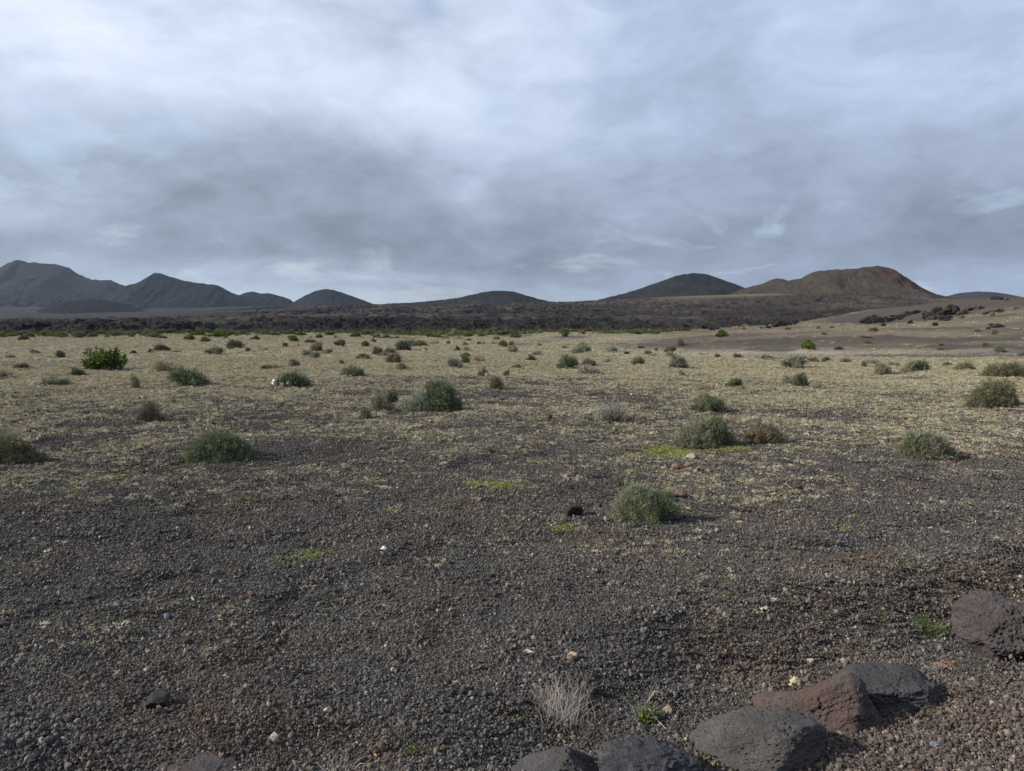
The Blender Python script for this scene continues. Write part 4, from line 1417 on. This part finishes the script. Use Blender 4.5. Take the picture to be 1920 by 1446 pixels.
own_bush(1738, 867, 104, 62, [(-.1, 0, .1, .8, .7, .82), (.45, 0, .1, .55, .5, .62), (-.55, 0, .05, .45, .45, .75), (-.8, -.3, 0, .25, .25, .3)],
         [('foliage', 30000, 'gg', [0, 1], .075, .006, ''), ('foliage', 16000, 'g', [2, 3], .07, .006, ''), ('flowers', 6, YEL, [2, 0], .01, .009, 'dot')],
         'grey-green bush with a few yellow flowers alone at right', 90, 15)
own_bush(1206, 986, 128, 74, [(-.1, 0, .1, .75, .6, .80), (.55, .05, .15, .45, .4, .68), (-.55, -.1, .0, .5, .4, .52), (-.25, 0, .35, .5, .4, .64), (.15, -.55, 0, .22, .2, .3)],
         [('foliage', 22000, (.19, .215, .125), [0, 3], .062, .0036, ''), ('foliage', 14000, (.18, .20, .12), [2], .062, .0036, ''), ('foliage', 15000, (.115, .165, .08), [1, 4], .05, .0036, ''), ('foliage', 6000, (.17, .14, .10), [0], .07, .003, 'dry')],
         'nearest feathery green bush casting a shadow on the gravel', 120, 16)
own_bush(412, 868, 130, 60, [(0, 0, .05, .88, .75, .85), (.6, .05, .02, .42, .45, .55), (-.5, -.05, .05, .5, .5, .66), (0, .1, .3, .6, .5, .66)],
         [('foliage', 70000, (.125, .155, .085), [0, 1, 2, 3], .065, .0055, '')], 'wide dome-shaped green bush at the left', 90, 17)
own_bush(283, 794, 58, 42, [(-.1, 0, .3, .6, .5, .66), (-.45, 0, 0, .55, .5, .45), (.45, 0, 0, .5, .5, .38)],
         [('foliage', 5500, (.15, .115, .085), [0], .08, .006, 'dry'), ('foliage', 9000, 'g', [1, 2], .06, .007, '')], 'bush with a dead brown top and green foot at left', 60, 18)
own_bush(28, 876, 120, 58, [(-.35, .2, .2, .6, .5, .75), (.15, 0, .1, .45, .45, .62), (.6, 0, 0, .45, .45, .42), (-.6, -.2, 0, .5, .4, .45)],
         [('foliage', 14000, 'ol', [0], .08, .006, ''), ('foliage', 12000, 'dg', [1, 2], .07, .006, ''), ('foliage', 7000, (.17, .045, .035), [3], .05, .007, 'dry'), ('flowers', 14, YEL, [1], .01, .008, 'dot')],
         'mixed brown and green bush with a red patch cut by the left edge', 70, 19)
own_bush(1860, 769, 92, 62, [(0, 0, .15, .8, .7, .82), (-.5, 0, .05, .5, .5, .60), (.5, 0, .2, .45, .45, .72)],
         [('foliage', 50000, 'ol', [0, 1, 2], .075, .008, ''), ('foliage', 12000, 'g', [1, 2], .075, .008, ''), ('flowers', 12, YEL, [0], .01, .010, 'dot')], 'large olive green bush near the right edge', 80, 20)
own_bush(1884, 710, 84, 30, [(-.3, 0, .1, .65, .6, .78), (.4, 0, .1, .6, .6, .85)],
         [('foliage', 26000, 'ol', [0], .09, .012, ''), ('foliage', 20000, 'dg', [1], .09, .012, ''), ('flowers', 14, YEL, [0], .01, .014, 'dot')], 'long dark green bush behind the large olive one at the right edge', 50, 21)


# ------------------------------------------------------------------ small plants in front
def blade_strip(V, Fc, pts, w):
    off = len(V)
    n = len(pts)
    for i, p in enumerate(pts):
        d = pts[min(i + 1, n - 1)] - pts[max(i - 1, 0)]
        s_ = np.cross(d, (0.2, -.8, .5))
        s_ /= np.linalg.norm(s_) + 1e-9
        ww = w * (1 - .85 * i / (n - 1)) * .5
        V.append(p - s_ * ww)
        V.append(p + s_ * ww)
    for i in range(n - 1):
        Fc.append((off + 2 * i, off + 2 * i + 1, off + 2 * i + 3, off + 2 * i + 2))


def tuft_mesh(name, n, rad, hgt, w, seed, lean=(0, 0), spread=.6, curl=.35):
    g = np.random.default_rng(seed)
    V, Fc = [], []
    for i in range(n):
        b = np.array([g.normal(0, rad * .35), g.normal(0, rad * .3), 0])
        a = g.uniform(0, 6.28)
        d = np.array([math.cos(a) * spread * g.random() + lean[0], math.sin(a) * spread * g.random() + lean[1], 1.0])
        d /= np.linalg.norm(d)
        L = hgt * g.uniform(.45, 1.1)
        pts, p = [], b.copy()
        for s_ in range(6):
            pts.append(p.copy())
            p = p + d * L / 5
            d = d + np.array([g.normal(0, .14), g.normal(0, .14), -curl * .3 * (1 + s_ * .3)])
            d /= np.linalg.norm(d)
            p[2] = max(p[2], .003)
        blade_strip(V, Fc, pts, w * g.uniform(.6, 1.3))
    me = mesh_np(name, np.array(V), np.array(Fc), smooth=False)
    attr(me, 'spray', g.random(len(V)) * 0 + np.repeat(g.random(n), 12))
    attr(me, 'hgt', np.array(V)[:, 2] / hgt)
    return me


def ground_loc(px, py):
    q = hit(px, py)
    return (q[0], q[1], q[2] - .003)


o = obj('grass_tuft', tuft_mesh('grass_tuft', 170, .10, .13, .0055, 31, spread=.9), fm_leaf, label='bright green grass tuft left of the purplish boulder', cat='grass tuft', loc=ground_loc(1735, 1188))
o.color = (.12, .17, .045, 1)
e = bpy.data.objects.new('grass_tuft', None)
S.collection.objects.link(e)
e.location = ground_loc(1208, 1352)
e['label'] = 'green tuft with one long dry curved stalk beside the tan oval stone'
e['category'] = 'grass tuft'
o = obj('leaves', leafy_mesh('leaves', dome(.075, .085, 4, 3, .5), 1300, np.random.default_rng(3), .024, .010), fm_leaf, parent=e)
o.color = (.095, .135, .035, 1)
o = obj('dry_blades', tuft_mesh('dry_blades', 60, .09, .13, .003, 33, spread=.9), fm_fuzz, parent=e)
o.color = (.36, .34, .27, 1)
V, Fc = [], []
Q0 = np.array(e.location)
for path in ([(0, 0, .02), (.015, 0, .10), (.03, .0, .19), (.045, .0, .27), (.05, .0, .33), (.04, 0, .365), (.02, 0, .375), (.0, 0, .365)],
             [(.02, 0, .07), (.06, -.05, .03), (.10, -.12, .015), (.13, -.17, .012)], [(.01, 0, .1), (.05, 0, .16), (.08, 0, .15), (.09, -.02, .10)], [(.02, 0, .13), (.045, 0, .19), (.07, 0, .22)]):
    blade_strip(V, Fc, [np.array(p) for p in path], .0062)
me = mesh_np('stalk', np.array(V), np.array(Fc), smooth=False)
attr(me, 'spray', np.full(len(V), .6))
attr(me, 'hgt', np.full(len(V), .9))
o = obj('stalk', me, fm_fuzz, parent=e)
o.color = (.36, .30, .22, 1)

o = obj('dry_grass_tuft', tuft_mesh('dry_grass_tuft', 190, .17, .24, .0028, 35, lean=(.02, .12), spread=.75, curl=.2), fm_fuzz, label='dry greyish white grass tuft standing on the gravel at bottom centre', cat='grass tuft', loc=ground_loc(1052, 1352))
o.color = (.56, .49, .42, 1)
o = obj('dry_grass_tuft', tuft_mesh('dry_grass_tuft', 45, .12, .12, .003, 36, spread=1.0, curl=.3), fm_fuzz, label='small tangle of dry stalks right of the dry white tuft', cat='grass tuft', loc=ground_loc(1100, 1375))
o.color = (.34, .28, .23, 1)
o = obj('dry_grass_tuft', tuft_mesh('dry_grass_tuft', 55, .12, .10, .003, 37, spread=1.0, curl=.4), fm_fuzz, label='tangle of pale dry grass at the bottom edge left of centre', cat='grass tuft', loc=ground_loc(648, 1452))
o.color = (.34, .30, .26, 1)
o = obj('dry_grass_tuft', tuft_mesh('dry_grass_tuft', 40, .12, .09, .003, 38, spread=1.2, curl=.5), fm_fuzz, label='dry grass tangle at the foot of the purplish boulder', cat='grass tuft', loc=ground_loc(1845, 1256))
o.color = (.30, .24, .19, 1)
o = obj('dry_grass_tuft', tuft_mesh('dry_grass_tuft', 60, .12, .12, .0035, 39, spread=1.0, curl=.4), fm_fuzz, label='dry stalks at the bottom edge between the blackish and grey boulders', cat='grass tuft', loc=ground_loc(1300, 1440))
o.color = (.34, .29, .20, 1)
for (px, py, w, lab) in [(1275, 1446, 46, 'green sprig between the blackish and grey boulders'), (775, 1412, 26, 'green sprig right of the blue-grey pebble'), (820, 1412, 16, 'smaller green sprig near the bottom centre'),
                         (966, 1362, 34, 'faint green sprig left of the dry white tuft'), (1133, 1325, 18, 'tiny green sprig left of the leafy tuft'), (750, 1398, 12, 'tiny green sprig above the blue-grey pebble'),
                         (984, 1342, 14, 'tiny green sprig beside the dry white tuft'), (1372, 1118, 10, 'tiny green sprout on the gravel right of the nearest bush'),
                         (1650, 1155, 22, 'faint green sprig on the gravel left of the bright green tuft'), (210, 1170, 18, 'faint green sprig on the left gravel')]:
    q = hit(px, py)
    s_ = w / F * math.hypot(q[1], EYE)
    o = obj('sprig', leafy_mesh('sprig', [(0, 0, 0, s_ * .5, s_ * .5, s_ * .35)], int(60 + w * 5), np.random.default_rng(px), .014, .006, per=6), fm_leaf, label=lab, cat='plant', loc=tuple(q))
    o.color = (.10, .145, .035, 1)

# moss-like yellow-green patches: mats of tiny leaves, uncountable
V_, S_ = [], []
for (px0, px1, py, th_, n) in [(1190, 1290, 853, 8, 520), (1235, 1310, 845, 7, 420), (1340, 1400, 842, 4, 110), (1300, 1345, 846, 3, 60), (545, 605, 1043, 9, 230), (515, 560, 1052, 6, 60), (870, 905, 908, 6, 80), (905, 965, 912, 6, 110),
                               (1035, 1085, 993, 8, 110), (340, 372, 855, 10, 200), (360, 400, 862, 6, 120), (905, 945, 1005, 5, 30), (190, 240, 892, 7, 60), (1570, 1610, 995, 6, 40), (715, 735, 960, 4, 20), (1175, 1200, 886, 5, 30), (1235, 1262, 884, 5, 30), (130, 150, 925, 5, 22),
                               (440, 470, 940, 8, 30), (1880, 1890, 1090, 4, 8)]:
    for i in range(n):
        px, py_ = g.normal((px0 + px1) / 2, (px1 - px0) / 3.2), g.normal(py, th_ * .6)
        V_.append(hit(px, py_, 40) if False else (px, py_))
pp = np.array(V_)
vv = (723 - pp[:, 1]) / F
dr_ = np.stack([(pp[:, 0] - 960) / F, cp + vv * sp_, -sp_ + vv * cp], 1)
tt = -(EYE - .0) / dr_[:, 2]
P0 = np.array([0, 0, EYE]) + dr_ * tt[:, None]
for _ in range(4):
    zz = Hn(P0[:, 0], P0[:, 1])
    tt = (zz - EYE) / dr_[:, 2]
    P0 = np.array([0, 0, EYE]) + dr_ * tt[:, None]
g2 = np.random.default_rng(5)
per = 16
P1 = np.repeat(P0, per, 0)
sc_ = np.clip(P1[:, 1] / 9, .6, 1.3)[:, None]
P1 = P1 + g2.normal(0, .016, P1.shape) * (1, 1, 0) * sc_ + np.stack([0 * P1[:, 0], 0 * P1[:, 0], g2.uniform(0.003, .024, len(P1))], 1)
d1 = g2.normal(size=P1.shape) * (1, 1, .5) + (0, 0, .5)
d1 /= np.linalg.norm(d1, axis=1)[:, None]
V, Fc = tri_blades(P1, d1, g2.uniform(.010, .024, len(P1)) * sc_[:, 0], g2.uniform(.006, .012, len(P1)) * sc_[:, 0], g2)
me = mesh_np('moss', V, Fc, smooth=False)
attr(me, 'spray', np.repeat(np.repeat(g2.random(len(P0)), per), 3))
attr(me, 'hgt', np.full(len(V), .9))
o = obj('moss', me, fm_leaf, kind='stuff', label='yellow-green mats of tiny ground plants on the gravel', cat='ground plants')
o.color = (.195, .215, .055, 1)


# fallen twigs
def twig(label, pts_px, w, colr, mat=None):
    P = [np.array(hit(a, b)) + (0, 0, .006 + .012 * (i % 2)) for i, (a, b) in enumerate(pts_px)]
    base = P[0].copy()
    fine = []
    for i in range(len(P) - 1):
        for u in np.linspace(0, 1, 5)[:-1]:
            q = P[i] * (1 - u) + P[i + 1] * u
            fine.append(q - base + g2.normal(0, .002, 3))
    fine.append(P[-1] - base)
    V, Fc = [], []
    for i, p in enumerate(fine):
        ww = w * (1 - .6 * i / len(fine))
        for a in (0, 1.57, 3.14, 4.71):
            V.append(p + np.array([0, math.cos(a) * ww, math.sin(a) * ww]) + np.array([math.cos(a) * ww * .4, 0, 0]))
    for i in range(len(fine) - 1):
        for a in range(4):
            b = (a + 1) % 4
            Fc.append((4 * i + a, 4 * i + b, 4 * i + 4 + b, 4 * i + 4 + a))
    me = mesh_np('twig', np.array(V), np.array(Fc))
    attr(me, 'spray', np.full(len(V), .5))
    attr(me, 'hgt', np.full(len(V), 1.))
    o = obj('twig', me, fm_fuzz, label=label, cat='twig', loc=tuple(base))
    o.color = (*colr, 1)


twig('long thin dead twig lying on the left gravel', [(352, 1090), (385, 1101), (425, 1101), (470, 1092), (525, 1083)], .003, (.17, .14, .115))
twig('pale curled twig end at the tip of the long dead twig', [(516, 1078), (522, 1085), (536, 1085)], .0035, (.42, .38, .32))
twig('bent dry twig on the gravel near the centre', [(702, 1140), (716, 1137), (732, 1143), (737, 1150)], .003, (.35, .28, .24))
twig('straight dry stalk lying by the small tangle of stalks', [(1068, 1358), (1078, 1372), (1084, 1380)], .003, (.42, .36, .30))
twig('thin dry twig on the shoulder beside the grey boulder', [(1552, 1384), (1562, 1376), (1572, 1372)], .003, (.2, .17, .14))
twig('pale reddish dry twig above the bent dry twig', [(695, 1103), (706, 1101), (722, 1100)], .0028, (.33, .22, .18))

# litter
mw, t = new_mat('white_litter')
finish(t, t.mix(t.noise(t.n('ShaderNodeTexCoord').outputs['Object'], 8, 3), (.66, .63, .55), (.5, .48, .43)), .6)


def scrap(px, py, w, h, label, seed, up=0.0, sink=.1):
    q = hit(px, py)
    d, f = ICO[3]
    W_, H_ = w / F * q[1], h / F * q[1]
    r = .2 + 1.5 * fbm3(d * 2.6 + seed, 4, seed, .6)
    p = d * r[:, None] * (W_ / 2, W_ / 3, H_ / 2)
    p[:, 2] = p[:, 2] - p[:, 2].min() - H_ * sink
    me = mesh_np('plastic_bag', p, f)
    return obj('plastic_bag', me, mw, label=label, cat='litter', loc=(q[0], q[1], q[2] + up))


scrap(514, 724, 8, 14, 'crumpled cream scrap at the left side of the dense green mound shrub', 3)
scrap(541, 726, 9, 11, 'white rag caught in the front of the dense green mound shrub', 4, .02)
scrap(530, 727, 7, 8, 'tiny white scrap left of the white rag', 5, .03)
scrap(912, 706, 6, 8, 'white scrap at the foot of the dry purple-brown shrub', 6)
scrap(1184, 741, 4, 3, 'white speck of litter on the gravel right of centre', 9)

mo, t = new_mat('cigarette_paper')
finish(t, (.62, .27, .08), .7)
mo2, t = new_mat('cigarette_ash_paper')
finish(t, (.75, .72, .66), .7)
q = hit(705, 1419)
e = bpy.data.objects.new('cigarette_end', None)
S.collection.objects.link(e)
e.location = (q[0], q[1], q[2] + .007)
e.rotation_euler = (0, .25, R(-40))
e['label'] = 'orange cigarette end on the gravel beside the blue-grey pebble'
e['category'] = 'litter'


def cyl(name, r, x0, x1, n=12):
    a = np.linspace(0, 2 * math.pi, n, endpoint=False)
    ring = np.stack([0 * a, np.cos(a) * r, np.sin(a) * r], 1)
    V = np.concatenate([[(x0, 0, 0)], ring * .9 + (x0, 0, 0), ring + (x0 + .001, 0, 0), ring + (x1 - .001, 0, 0), ring * .85 + (x1, 0, 0), [(x1, 0, 0)]])
    Fc = []
    for i in range(n):
        j = (i + 1) % n
        Fc.append((0, 1 + j, 1 + i))
        for k_ in range(3):
            a0, b0 = 1 + k_ * n + i, 1 + k_ * n + j
            Fc += [(a0, b0, b0 + n), (a0, b0 + n, a0 + n)]
        Fc.append((1 + 3 * n + i, 1 + 3 * n + j, 1 + 4 * n))
    return mesh_np(name, V, Fc)


obj('filter', cyl('filter', .0045, -.014, .011), mo, parent=e)
obj('burnt_end', cyl('burnt_end', .0042, .0112, .018), mo2, parent=e)


# ------------------------------------------------------------------ gravel and ground cover, scattered as stuff
def cluster_collection(name, meshes, mat):
    c = bpy.data.collections.new(name)
    for i, me in enumerate(meshes):
        me.materials.append(mat)
        c.objects.link(bpy.data.objects.new(name + '_sample', me))
    return c


def pebble_cluster(n, rad, med, seed, lvl):
    g = np.random.default_rng(seed)
    dv, df = ICO[lvl] if lvl else ICO[1]
    V, Fc, off, shade = [], [], 0, []
    for i in range(n):
        s_ = med * .5 * math.exp(g.normal(0, .47))
        p = dv.copy()
        inv = np.ones(len(p))
        for nrm, h in rand_planes(int(g.integers(1e7)), 6, .55, .9):
            nrm = np.array(nrm)
            nrm = nrm / np.linalg.norm(nrm)
            inv = inv + np.maximum(dv @ nrm / h, 0) ** 10
        p = p * (inv ** -.1)[:, None] * (1 + g.normal(0, .09, len(p)))[:, None]
        p = p * s_ * g.uniform(.7, 1.25, 3)
        a = g.uniform(0, 6.28, 3)
        ca, sa = np.cos(a), np.sin(a)
        Rm = np.array([[ca[0], -sa[0], 0], [sa[0], ca[0], 0], [0, 0, 1]]) @ np.array([[1, 0, 0], [0, ca[1], -sa[1]], [0, sa[1], ca[1]]])
        p = p @ Rm.T
        rr_, aa = rad * math.sqrt(g.random()), g.uniform(0, 6.28)
        p = p + (rr_ * math.cos(aa), rr_ * math.sin(aa), s_ * g.uniform(.0, .8))
        V.append(p)
        Fc.append(df + off)
        off += len(p)
    return mesh_np('gravel_sample', np.concatenate(V), np.concatenate(Fc), smooth=False)


def cover_cluster(n, rad, size, seed, leafn=24):
    g = np.random.default_rng(seed)
    r_, a = rad * np.sqrt(g.random(n)), g.uniform(0, 6.28, n)
    c = np.stack([r_ * np.cos(a), r_ * np.sin(a), 0 * r_], 1)
    sz = size * np.exp(g.normal(0, .35, n))
    P = np.repeat(c, leafn, 0)
    sr = np.repeat(sz, leafn)
    P = P + g.normal(0, .45, P.shape) * sr[:, None] * (1, 1, 0)
    P[:, 2] = g.uniform(0, .5, len(P)) * sr
    d = g.normal(size=P.shape) * (1, 1, .6) + (0, 0, .35)
    d /= np.linalg.norm(d, axis=1)[:, None]
    V, Fc = tri_blades(P, d, sr * g.uniform(.6, 1.4, len(P)), sr * g.uniform(.16, .38, len(P)), g)
    me = mesh_np('cover_sample', V, Fc, smooth=False)
    attr(me, 'clump', np.repeat(np.repeat(g.random(n), leafn), 3))
    return me


def scatter(name, pts, rot, scl, idx, coll, label, cat):
    me = bpy.data.meshes.new(name)
    me.vertices.add(len(pts))
    me.vertices.foreach_set('co', np.asarray(pts, np.float32).ravel())
    a = me.attributes.new('rot', 'FLOAT_VECTOR', 'POINT')
    a.data.foreach_set('vector', np.asarray(rot, np.float32).ravel())
    attr(me, 'scl', scl)
    a = me.attributes.new('pick', 'INT', 'POINT')
    a.data.foreach_set('value', np.asarray(idx, np.int32))
    o = obj(name, me, kind='stuff', label=label, cat=cat)
    ng = bpy.data.node_groups.new(name + '_nodes', 'GeometryNodeTree')
    ng.interface.new_socket('Geometry', in_out='INPUT', socket_type='NodeSocketGeometry')
    ng.interface.new_socket('Geometry', in_out='OUTPUT', socket_type='NodeSocketGeometry')
    N, Lk = ng.nodes, ng.links
    gi, go = N.new('NodeGroupInput'), N.new('NodeGroupOutput')
    ci = N.new('GeometryNodeCollectionInfo')
    ci.inputs['Collection'].default_value = coll
    ci.inputs['Separate Children'].default_value = True
    ci.inputs['Reset Children'].default_value = True
    ip = N.new('GeometryNodeInstanceOnPoints')
    ip.inputs['Pick Instance'].default_value = True

    def na(nm, ty):
        n = N.new('GeometryNodeInputNamedAttribute')
        n.data_type = ty
        n.inputs['Name'].default_value = nm
        return n.outputs['Attribute']
    Lk.new(gi.outputs[0], ip.inputs['Points'])
    Lk.new(ci.outputs[0], ip.inputs['Instance'])
    Lk.new(na('pick', 'INT'), ip.inputs['Instance Index'])
    e2r = N.new('FunctionNodeEulerToRotation')
    Lk.new(na('rot', 'FLOAT_VECTOR'), e2r.inputs[0])
    Lk.new(e2r.outputs[0], ip.inputs['Rotation'])
    Lk.new(na('scl', 'FLOAT'), ip.inputs['Scale'])
    Lk.new(ip.outputs[0], go.inputs[0])
    md = o.modifiers.new('scatter', 'NODES')
    md.node_group = ng
    return o


def tilt(x, y, e=.05):
    dx = (Hn(x + e, y) - Hn(x - e, y)) / (2 * e)
    dy = (Hn(x, y + e) - Hn(x, y - e)) / (2 * e)
    return np.stack([np.arctan(dy), -np.arctan(dx), 0 * x], 1)


def sector(n, r0, r1, g, power=1.0):
    wide = r1 < 8
    n = int(n * (1.55 if wide else 1.0))
    r = np.sqrt(g.uniform(r0 ** 2, r1 ** 2, n))
    a = R(67 if wide else 44) * g.uniform(-1, 1, n)
    return r * np.sin(a), r * np.cos(a)


# gravel
mgp, t = new_mat('gravel_stone')
geo = t.n('ShaderNodeNewGeometry')
ri = geo.outputs['Random Per Island']
oi = t.n('ShaderNodeObjectInfo').outputs['Random']
rnd_ = t.m('FRACT', t.m('ADD', t.m('MULTIPLY', ri, 1.0), t.m('MULTIPLY', oi, 7.31)))
cst = t.ramp(rnd_, [(0.0, (.034, .032, .031)), (.30, (.052, .049, .046)), (.58, (.073, .069, .064)), (.80, (.094, .088, .079)), (.93, (.130, .120, .103)), (.985, (.18, .165, .14)), (1.0, (.30, .28, .24))])
rn2 = t.m('FRACT', t.m('MULTIPLY', rnd_, 91.7))
cst = t.mix(t.mr(rn2, .955, .985, 0, .7), cst, (.11, .062, .046))
big = t.noise(geo.outputs['Position'], .9, 4, .6)
cst = t.mix(t.mr(big, .45, .65, 0, .8), cst, t.mix(1.0, cst, (1.22, 1.04, .90), 'MULTIPLY'))
cst = t.mix(t.mr(t.noise(geo.outputs['Position'], .35, 3), .4, .6, 0, .5), cst, t.mix(1.0, cst, (.72, .76, .86), 'MULTIPLY'))
# brown earthy patches
for (bx, by, bw, bh) in [(-1.5, 3.3, .50, .16), (-1.85, 2.8, .30, .12), (-.60, 3.15, .28, .13), (1.30, 4.1, .38, .30), (.45, 4.6, .35, .20), (2.4, 5.4, .6, .3), (-.55, 5.0, .5, .25)]:
    dv = t.v('MULTIPLY', t.v('SUBTRACT', geo.outputs['Position'], (bx, by, 0)), (1 / bw, 1 / bh, 0))
    ln = t.n('ShaderNodeVectorMath', operation='LENGTH', ins={0: dv}).outputs[1]
    ln = t.m('ADD', ln, t.m('MULTIPLY', t.m('SUBTRACT', t.noise(geo.outputs['Position'], 7, 4), .5), 2.2))
    cst = t.mix(t.mr(ln, 1.3, .2, 0, .55), cst, t.mix(.5, t.mix(1.0, cst, (1.35, 1.10, .90), 'MULTIPLY'), (.092, .072, .056)))
# the shoulder's gravel is warmer and paler
sx = t.n('ShaderNodeSeparateXYZ', ins={0: geo.outputs['Position']}).outputs
shd = t.m('SUBTRACT', sx[1], t.m('ADD', 2.866, t.m('MULTIPLY', sx[0], .42)))
shm = t.m('MULTIPLY', t.mr(shd, 0.05, -.35), t.mr(sx[0], .1, .6))
cst = t.mix(t.m('MULTIPLY', shm, .75), cst, t.mix(1.0, cst, (1.20, 1.06, .98), 'MULTIPLY'))
finish(t, cst, .9, t.noise(t.n('ShaderNodeTexCoord').outputs['Object'], 300, 3, .7), .6, .002, .25)
NV = 10
cA = cluster_collection('gravel_fine', [pebble_cluster(100, .075, .0064, 700 + i, 1) for i in range(NV)], mgp)
cB = cluster_collection('gravel_coarse', [pebble_cluster(90, .16, .0108, 800 + i, 1) for i in range(NV)], mgp)
g = np.random.default_rng(99)
xs, ys, sc, cl_ = [], [], [], []


def addg(n, r0, r1, s0, coll_id, extra=None):
    x, y = sector(n, r0, r1, g)
    s_ = s0 * np.exp(g.normal(0, .16, len(x)))
    if extra is not None:
        x, y, s_ = extra(x, y, s_)
    return x, y, s_


def mk(parts, coll, name, label):
    x = np.concatenate([p[0] for p in parts])
    y = np.concatenate([p[1] for p in parts])
    s_ = np.concatenate([p[2] for p in parts])
    z = Hn(x, y)
    rt = tilt(x, y)
    rt[:, 2] = g.uniform(0, 6.28, len(x))
    # tilt is applied about world axes, so spin first
    ca, sa = np.cos(rt[:, 2]), np.sin(rt[:, 2])
    scatter(name, np.stack([x, y, z], 1), np.stack([rt[:, 0], rt[:, 1], rt[:, 2]], 1), s_, g.integers(0, NV, len(x)), coll, label, 'gravel')


def coarse_shoulder(x, y, s_):
    k_ = (shoulder(x, y) < 0) & (x > .1)
    return x, y, s_ * np.where(k_, 1.15, 1)


mk([addg(12000, 1.9, 4.2, 1.0, 0, coarse_shoulder), addg(20000, 4.0, 7.5, 1.1, 0)], cA, 'gravel', 'dark volcanic gravel covering the foreground')
mk([addg(700, 2.0, 7, 1.1, 0), addg(16000, 6.5, 14, .95, 0), addg(12000, 14, 26, 1.35, 0)], cB, 'gravel', 'coarser dark gravel farther out on the plain')

# pale ground cover
mcv, t = new_mat('ground_cover')
ck_ = t.n('ShaderNodeAttribute', attribute_name='clump').outputs['Fac']
ri = t.n('ShaderNodeNewGeometry').outputs['Random Per Island']
oi = t.n('ShaderNodeObjectInfo').outputs['Random']
r1 = t.m('FRACT', t.m('ADD', ck_, t.m('MULTIPLY', oi, 5.3)))
cc = t.ramp(r1, [(0, (.17, .155, .10)), (.3, (.28, .25, .17)), (.6, (.385, .35, .245)), (.88, (.44, .41, .30)), (1.0, (.49, .465, .36))])
cc = t.mix(t.mr(t.m('FRACT', t.m('MULTIPLY', r1, 17.3)), .86, .92, 0, .6), cc, (.17, .18, .07))
cc = t.mix(t.mr(t.m('FRACT', t.m('MULTIPLY', r1, 29.3)), .88, .95, 0, .6), cc, (.30, .17, .11))
finish(t, cc, .9, spec=.15, transl=.2)
cC = cluster_collection('cover_near', [cover_cluster(22, .20, .0155, 900 + i) for i in range(NV)], mcv)


def cov_pts(n, r0, r1, s0):
    x, y = sector(n, r0, r1, g)
    c = cover_at(x, y)
    hillf = sstep(1050, 1280, azpx(x, y)) * sstep(38, 46, np.hypot(x, y))
    keep = g.random(n) < np.clip(c, 0, 1) * (1 - .93 * hillf)
    x, y = x[keep], y[keep]
    return x, y, s0 * np.exp(g.normal(0, .2, len(x)))


parts = [cov_pts(13000, 4.5, 12, .8), cov_pts(40000, 12, 24, 1.1), cov_pts(40000, 24, 42, 1.4), cov_pts(26000, 42, 90, 2.0), cov_pts(18000, 90, 128, 3.0)]
x = np.concatenate([p[0] for p in parts])
y = np.concatenate([p[1] for p in parts])
s_ = np.concatenate([p[2] for p in parts])
rt = tilt(x, y)
rt[:, 2] = g.uniform(0, 6.28, len(x))
scatter('ground_cover', np.stack([x, y, Hn(x, y) + .004], 1), rt, s_, g.integers(0, NV, len(x)), cC, 'pale yellow dried ground cover plants over the plain', 'ground cover')

# low green growth along the foot of the lava
mgr, t = new_mat('low_green_growth')
r1 = t.m('FRACT', t.m('ADD', t.n('ShaderNodeAttribute', attribute_name='clump').outputs['Fac'], t.m('MULTIPLY', t.n('ShaderNodeObjectInfo').outputs['Random'], 5.3)))
finish(t, t.ramp(r1, [(0, (.035, .042, .018)), (.5, (.062, .074, .026)), (.85, (.095, .105, .038)), (1, (.16, .15, .08))]), .85, spec=.15, transl=.2)
cG = cluster_collection('growth', [cover_cluster(9, .20, .030, 950 + i, 22) for i in range(NV)], mgr)
x, y = sector(40000, 82, 160, g)
k_ = (g.random(len(x)) < green_at(x, y) * np.where(azpx(x, y) < 600, .08, .40)) & (y < 150)
x, y = x[k_], y[k_]
rt = tilt(x, y) * 0
rt[:, 2] = g.uniform(0, 6.28, len(x))
scatter('undergrowth', np.stack([x, y, Hn(x, y) + .0], 1), rt, g.uniform(3.5, 8, len(x)), g.integers(0, NV, len(x)), cG, 'low green growth in a band along the foot of the lava', 'undergrowth')

# ------------------------------------------------------------------ haze: one closed box of thin air round everything
HZ_D = 2.3e-5
v = np.array([(x, y, z) for x in (-13000, 13000) for y in (-13000, 13000) for z in (-60, 520)], float)
f = np.array([(0, 1, 3, 2), (4, 6, 7, 5), (0, 4, 5, 1), (2, 3, 7, 6), (0, 2, 6, 4), (1, 5, 7, 3)])
mh = bpy.data.materials.new('haze')
mh.use_nodes = True
t = NT(mh.node_tree)
vol = t.n('ShaderNodeVolumePrincipled', ins={'Color': (.62, .78, 1.0, 1), 'Density': HZ_D, 'Anisotropy': 0.2})
t.n('ShaderNodeOutputMaterial', ins={1: vol.outputs[0]})
obj('haze', mesh_np('haze', v, f, smooth=False), mh, kind='stuff')
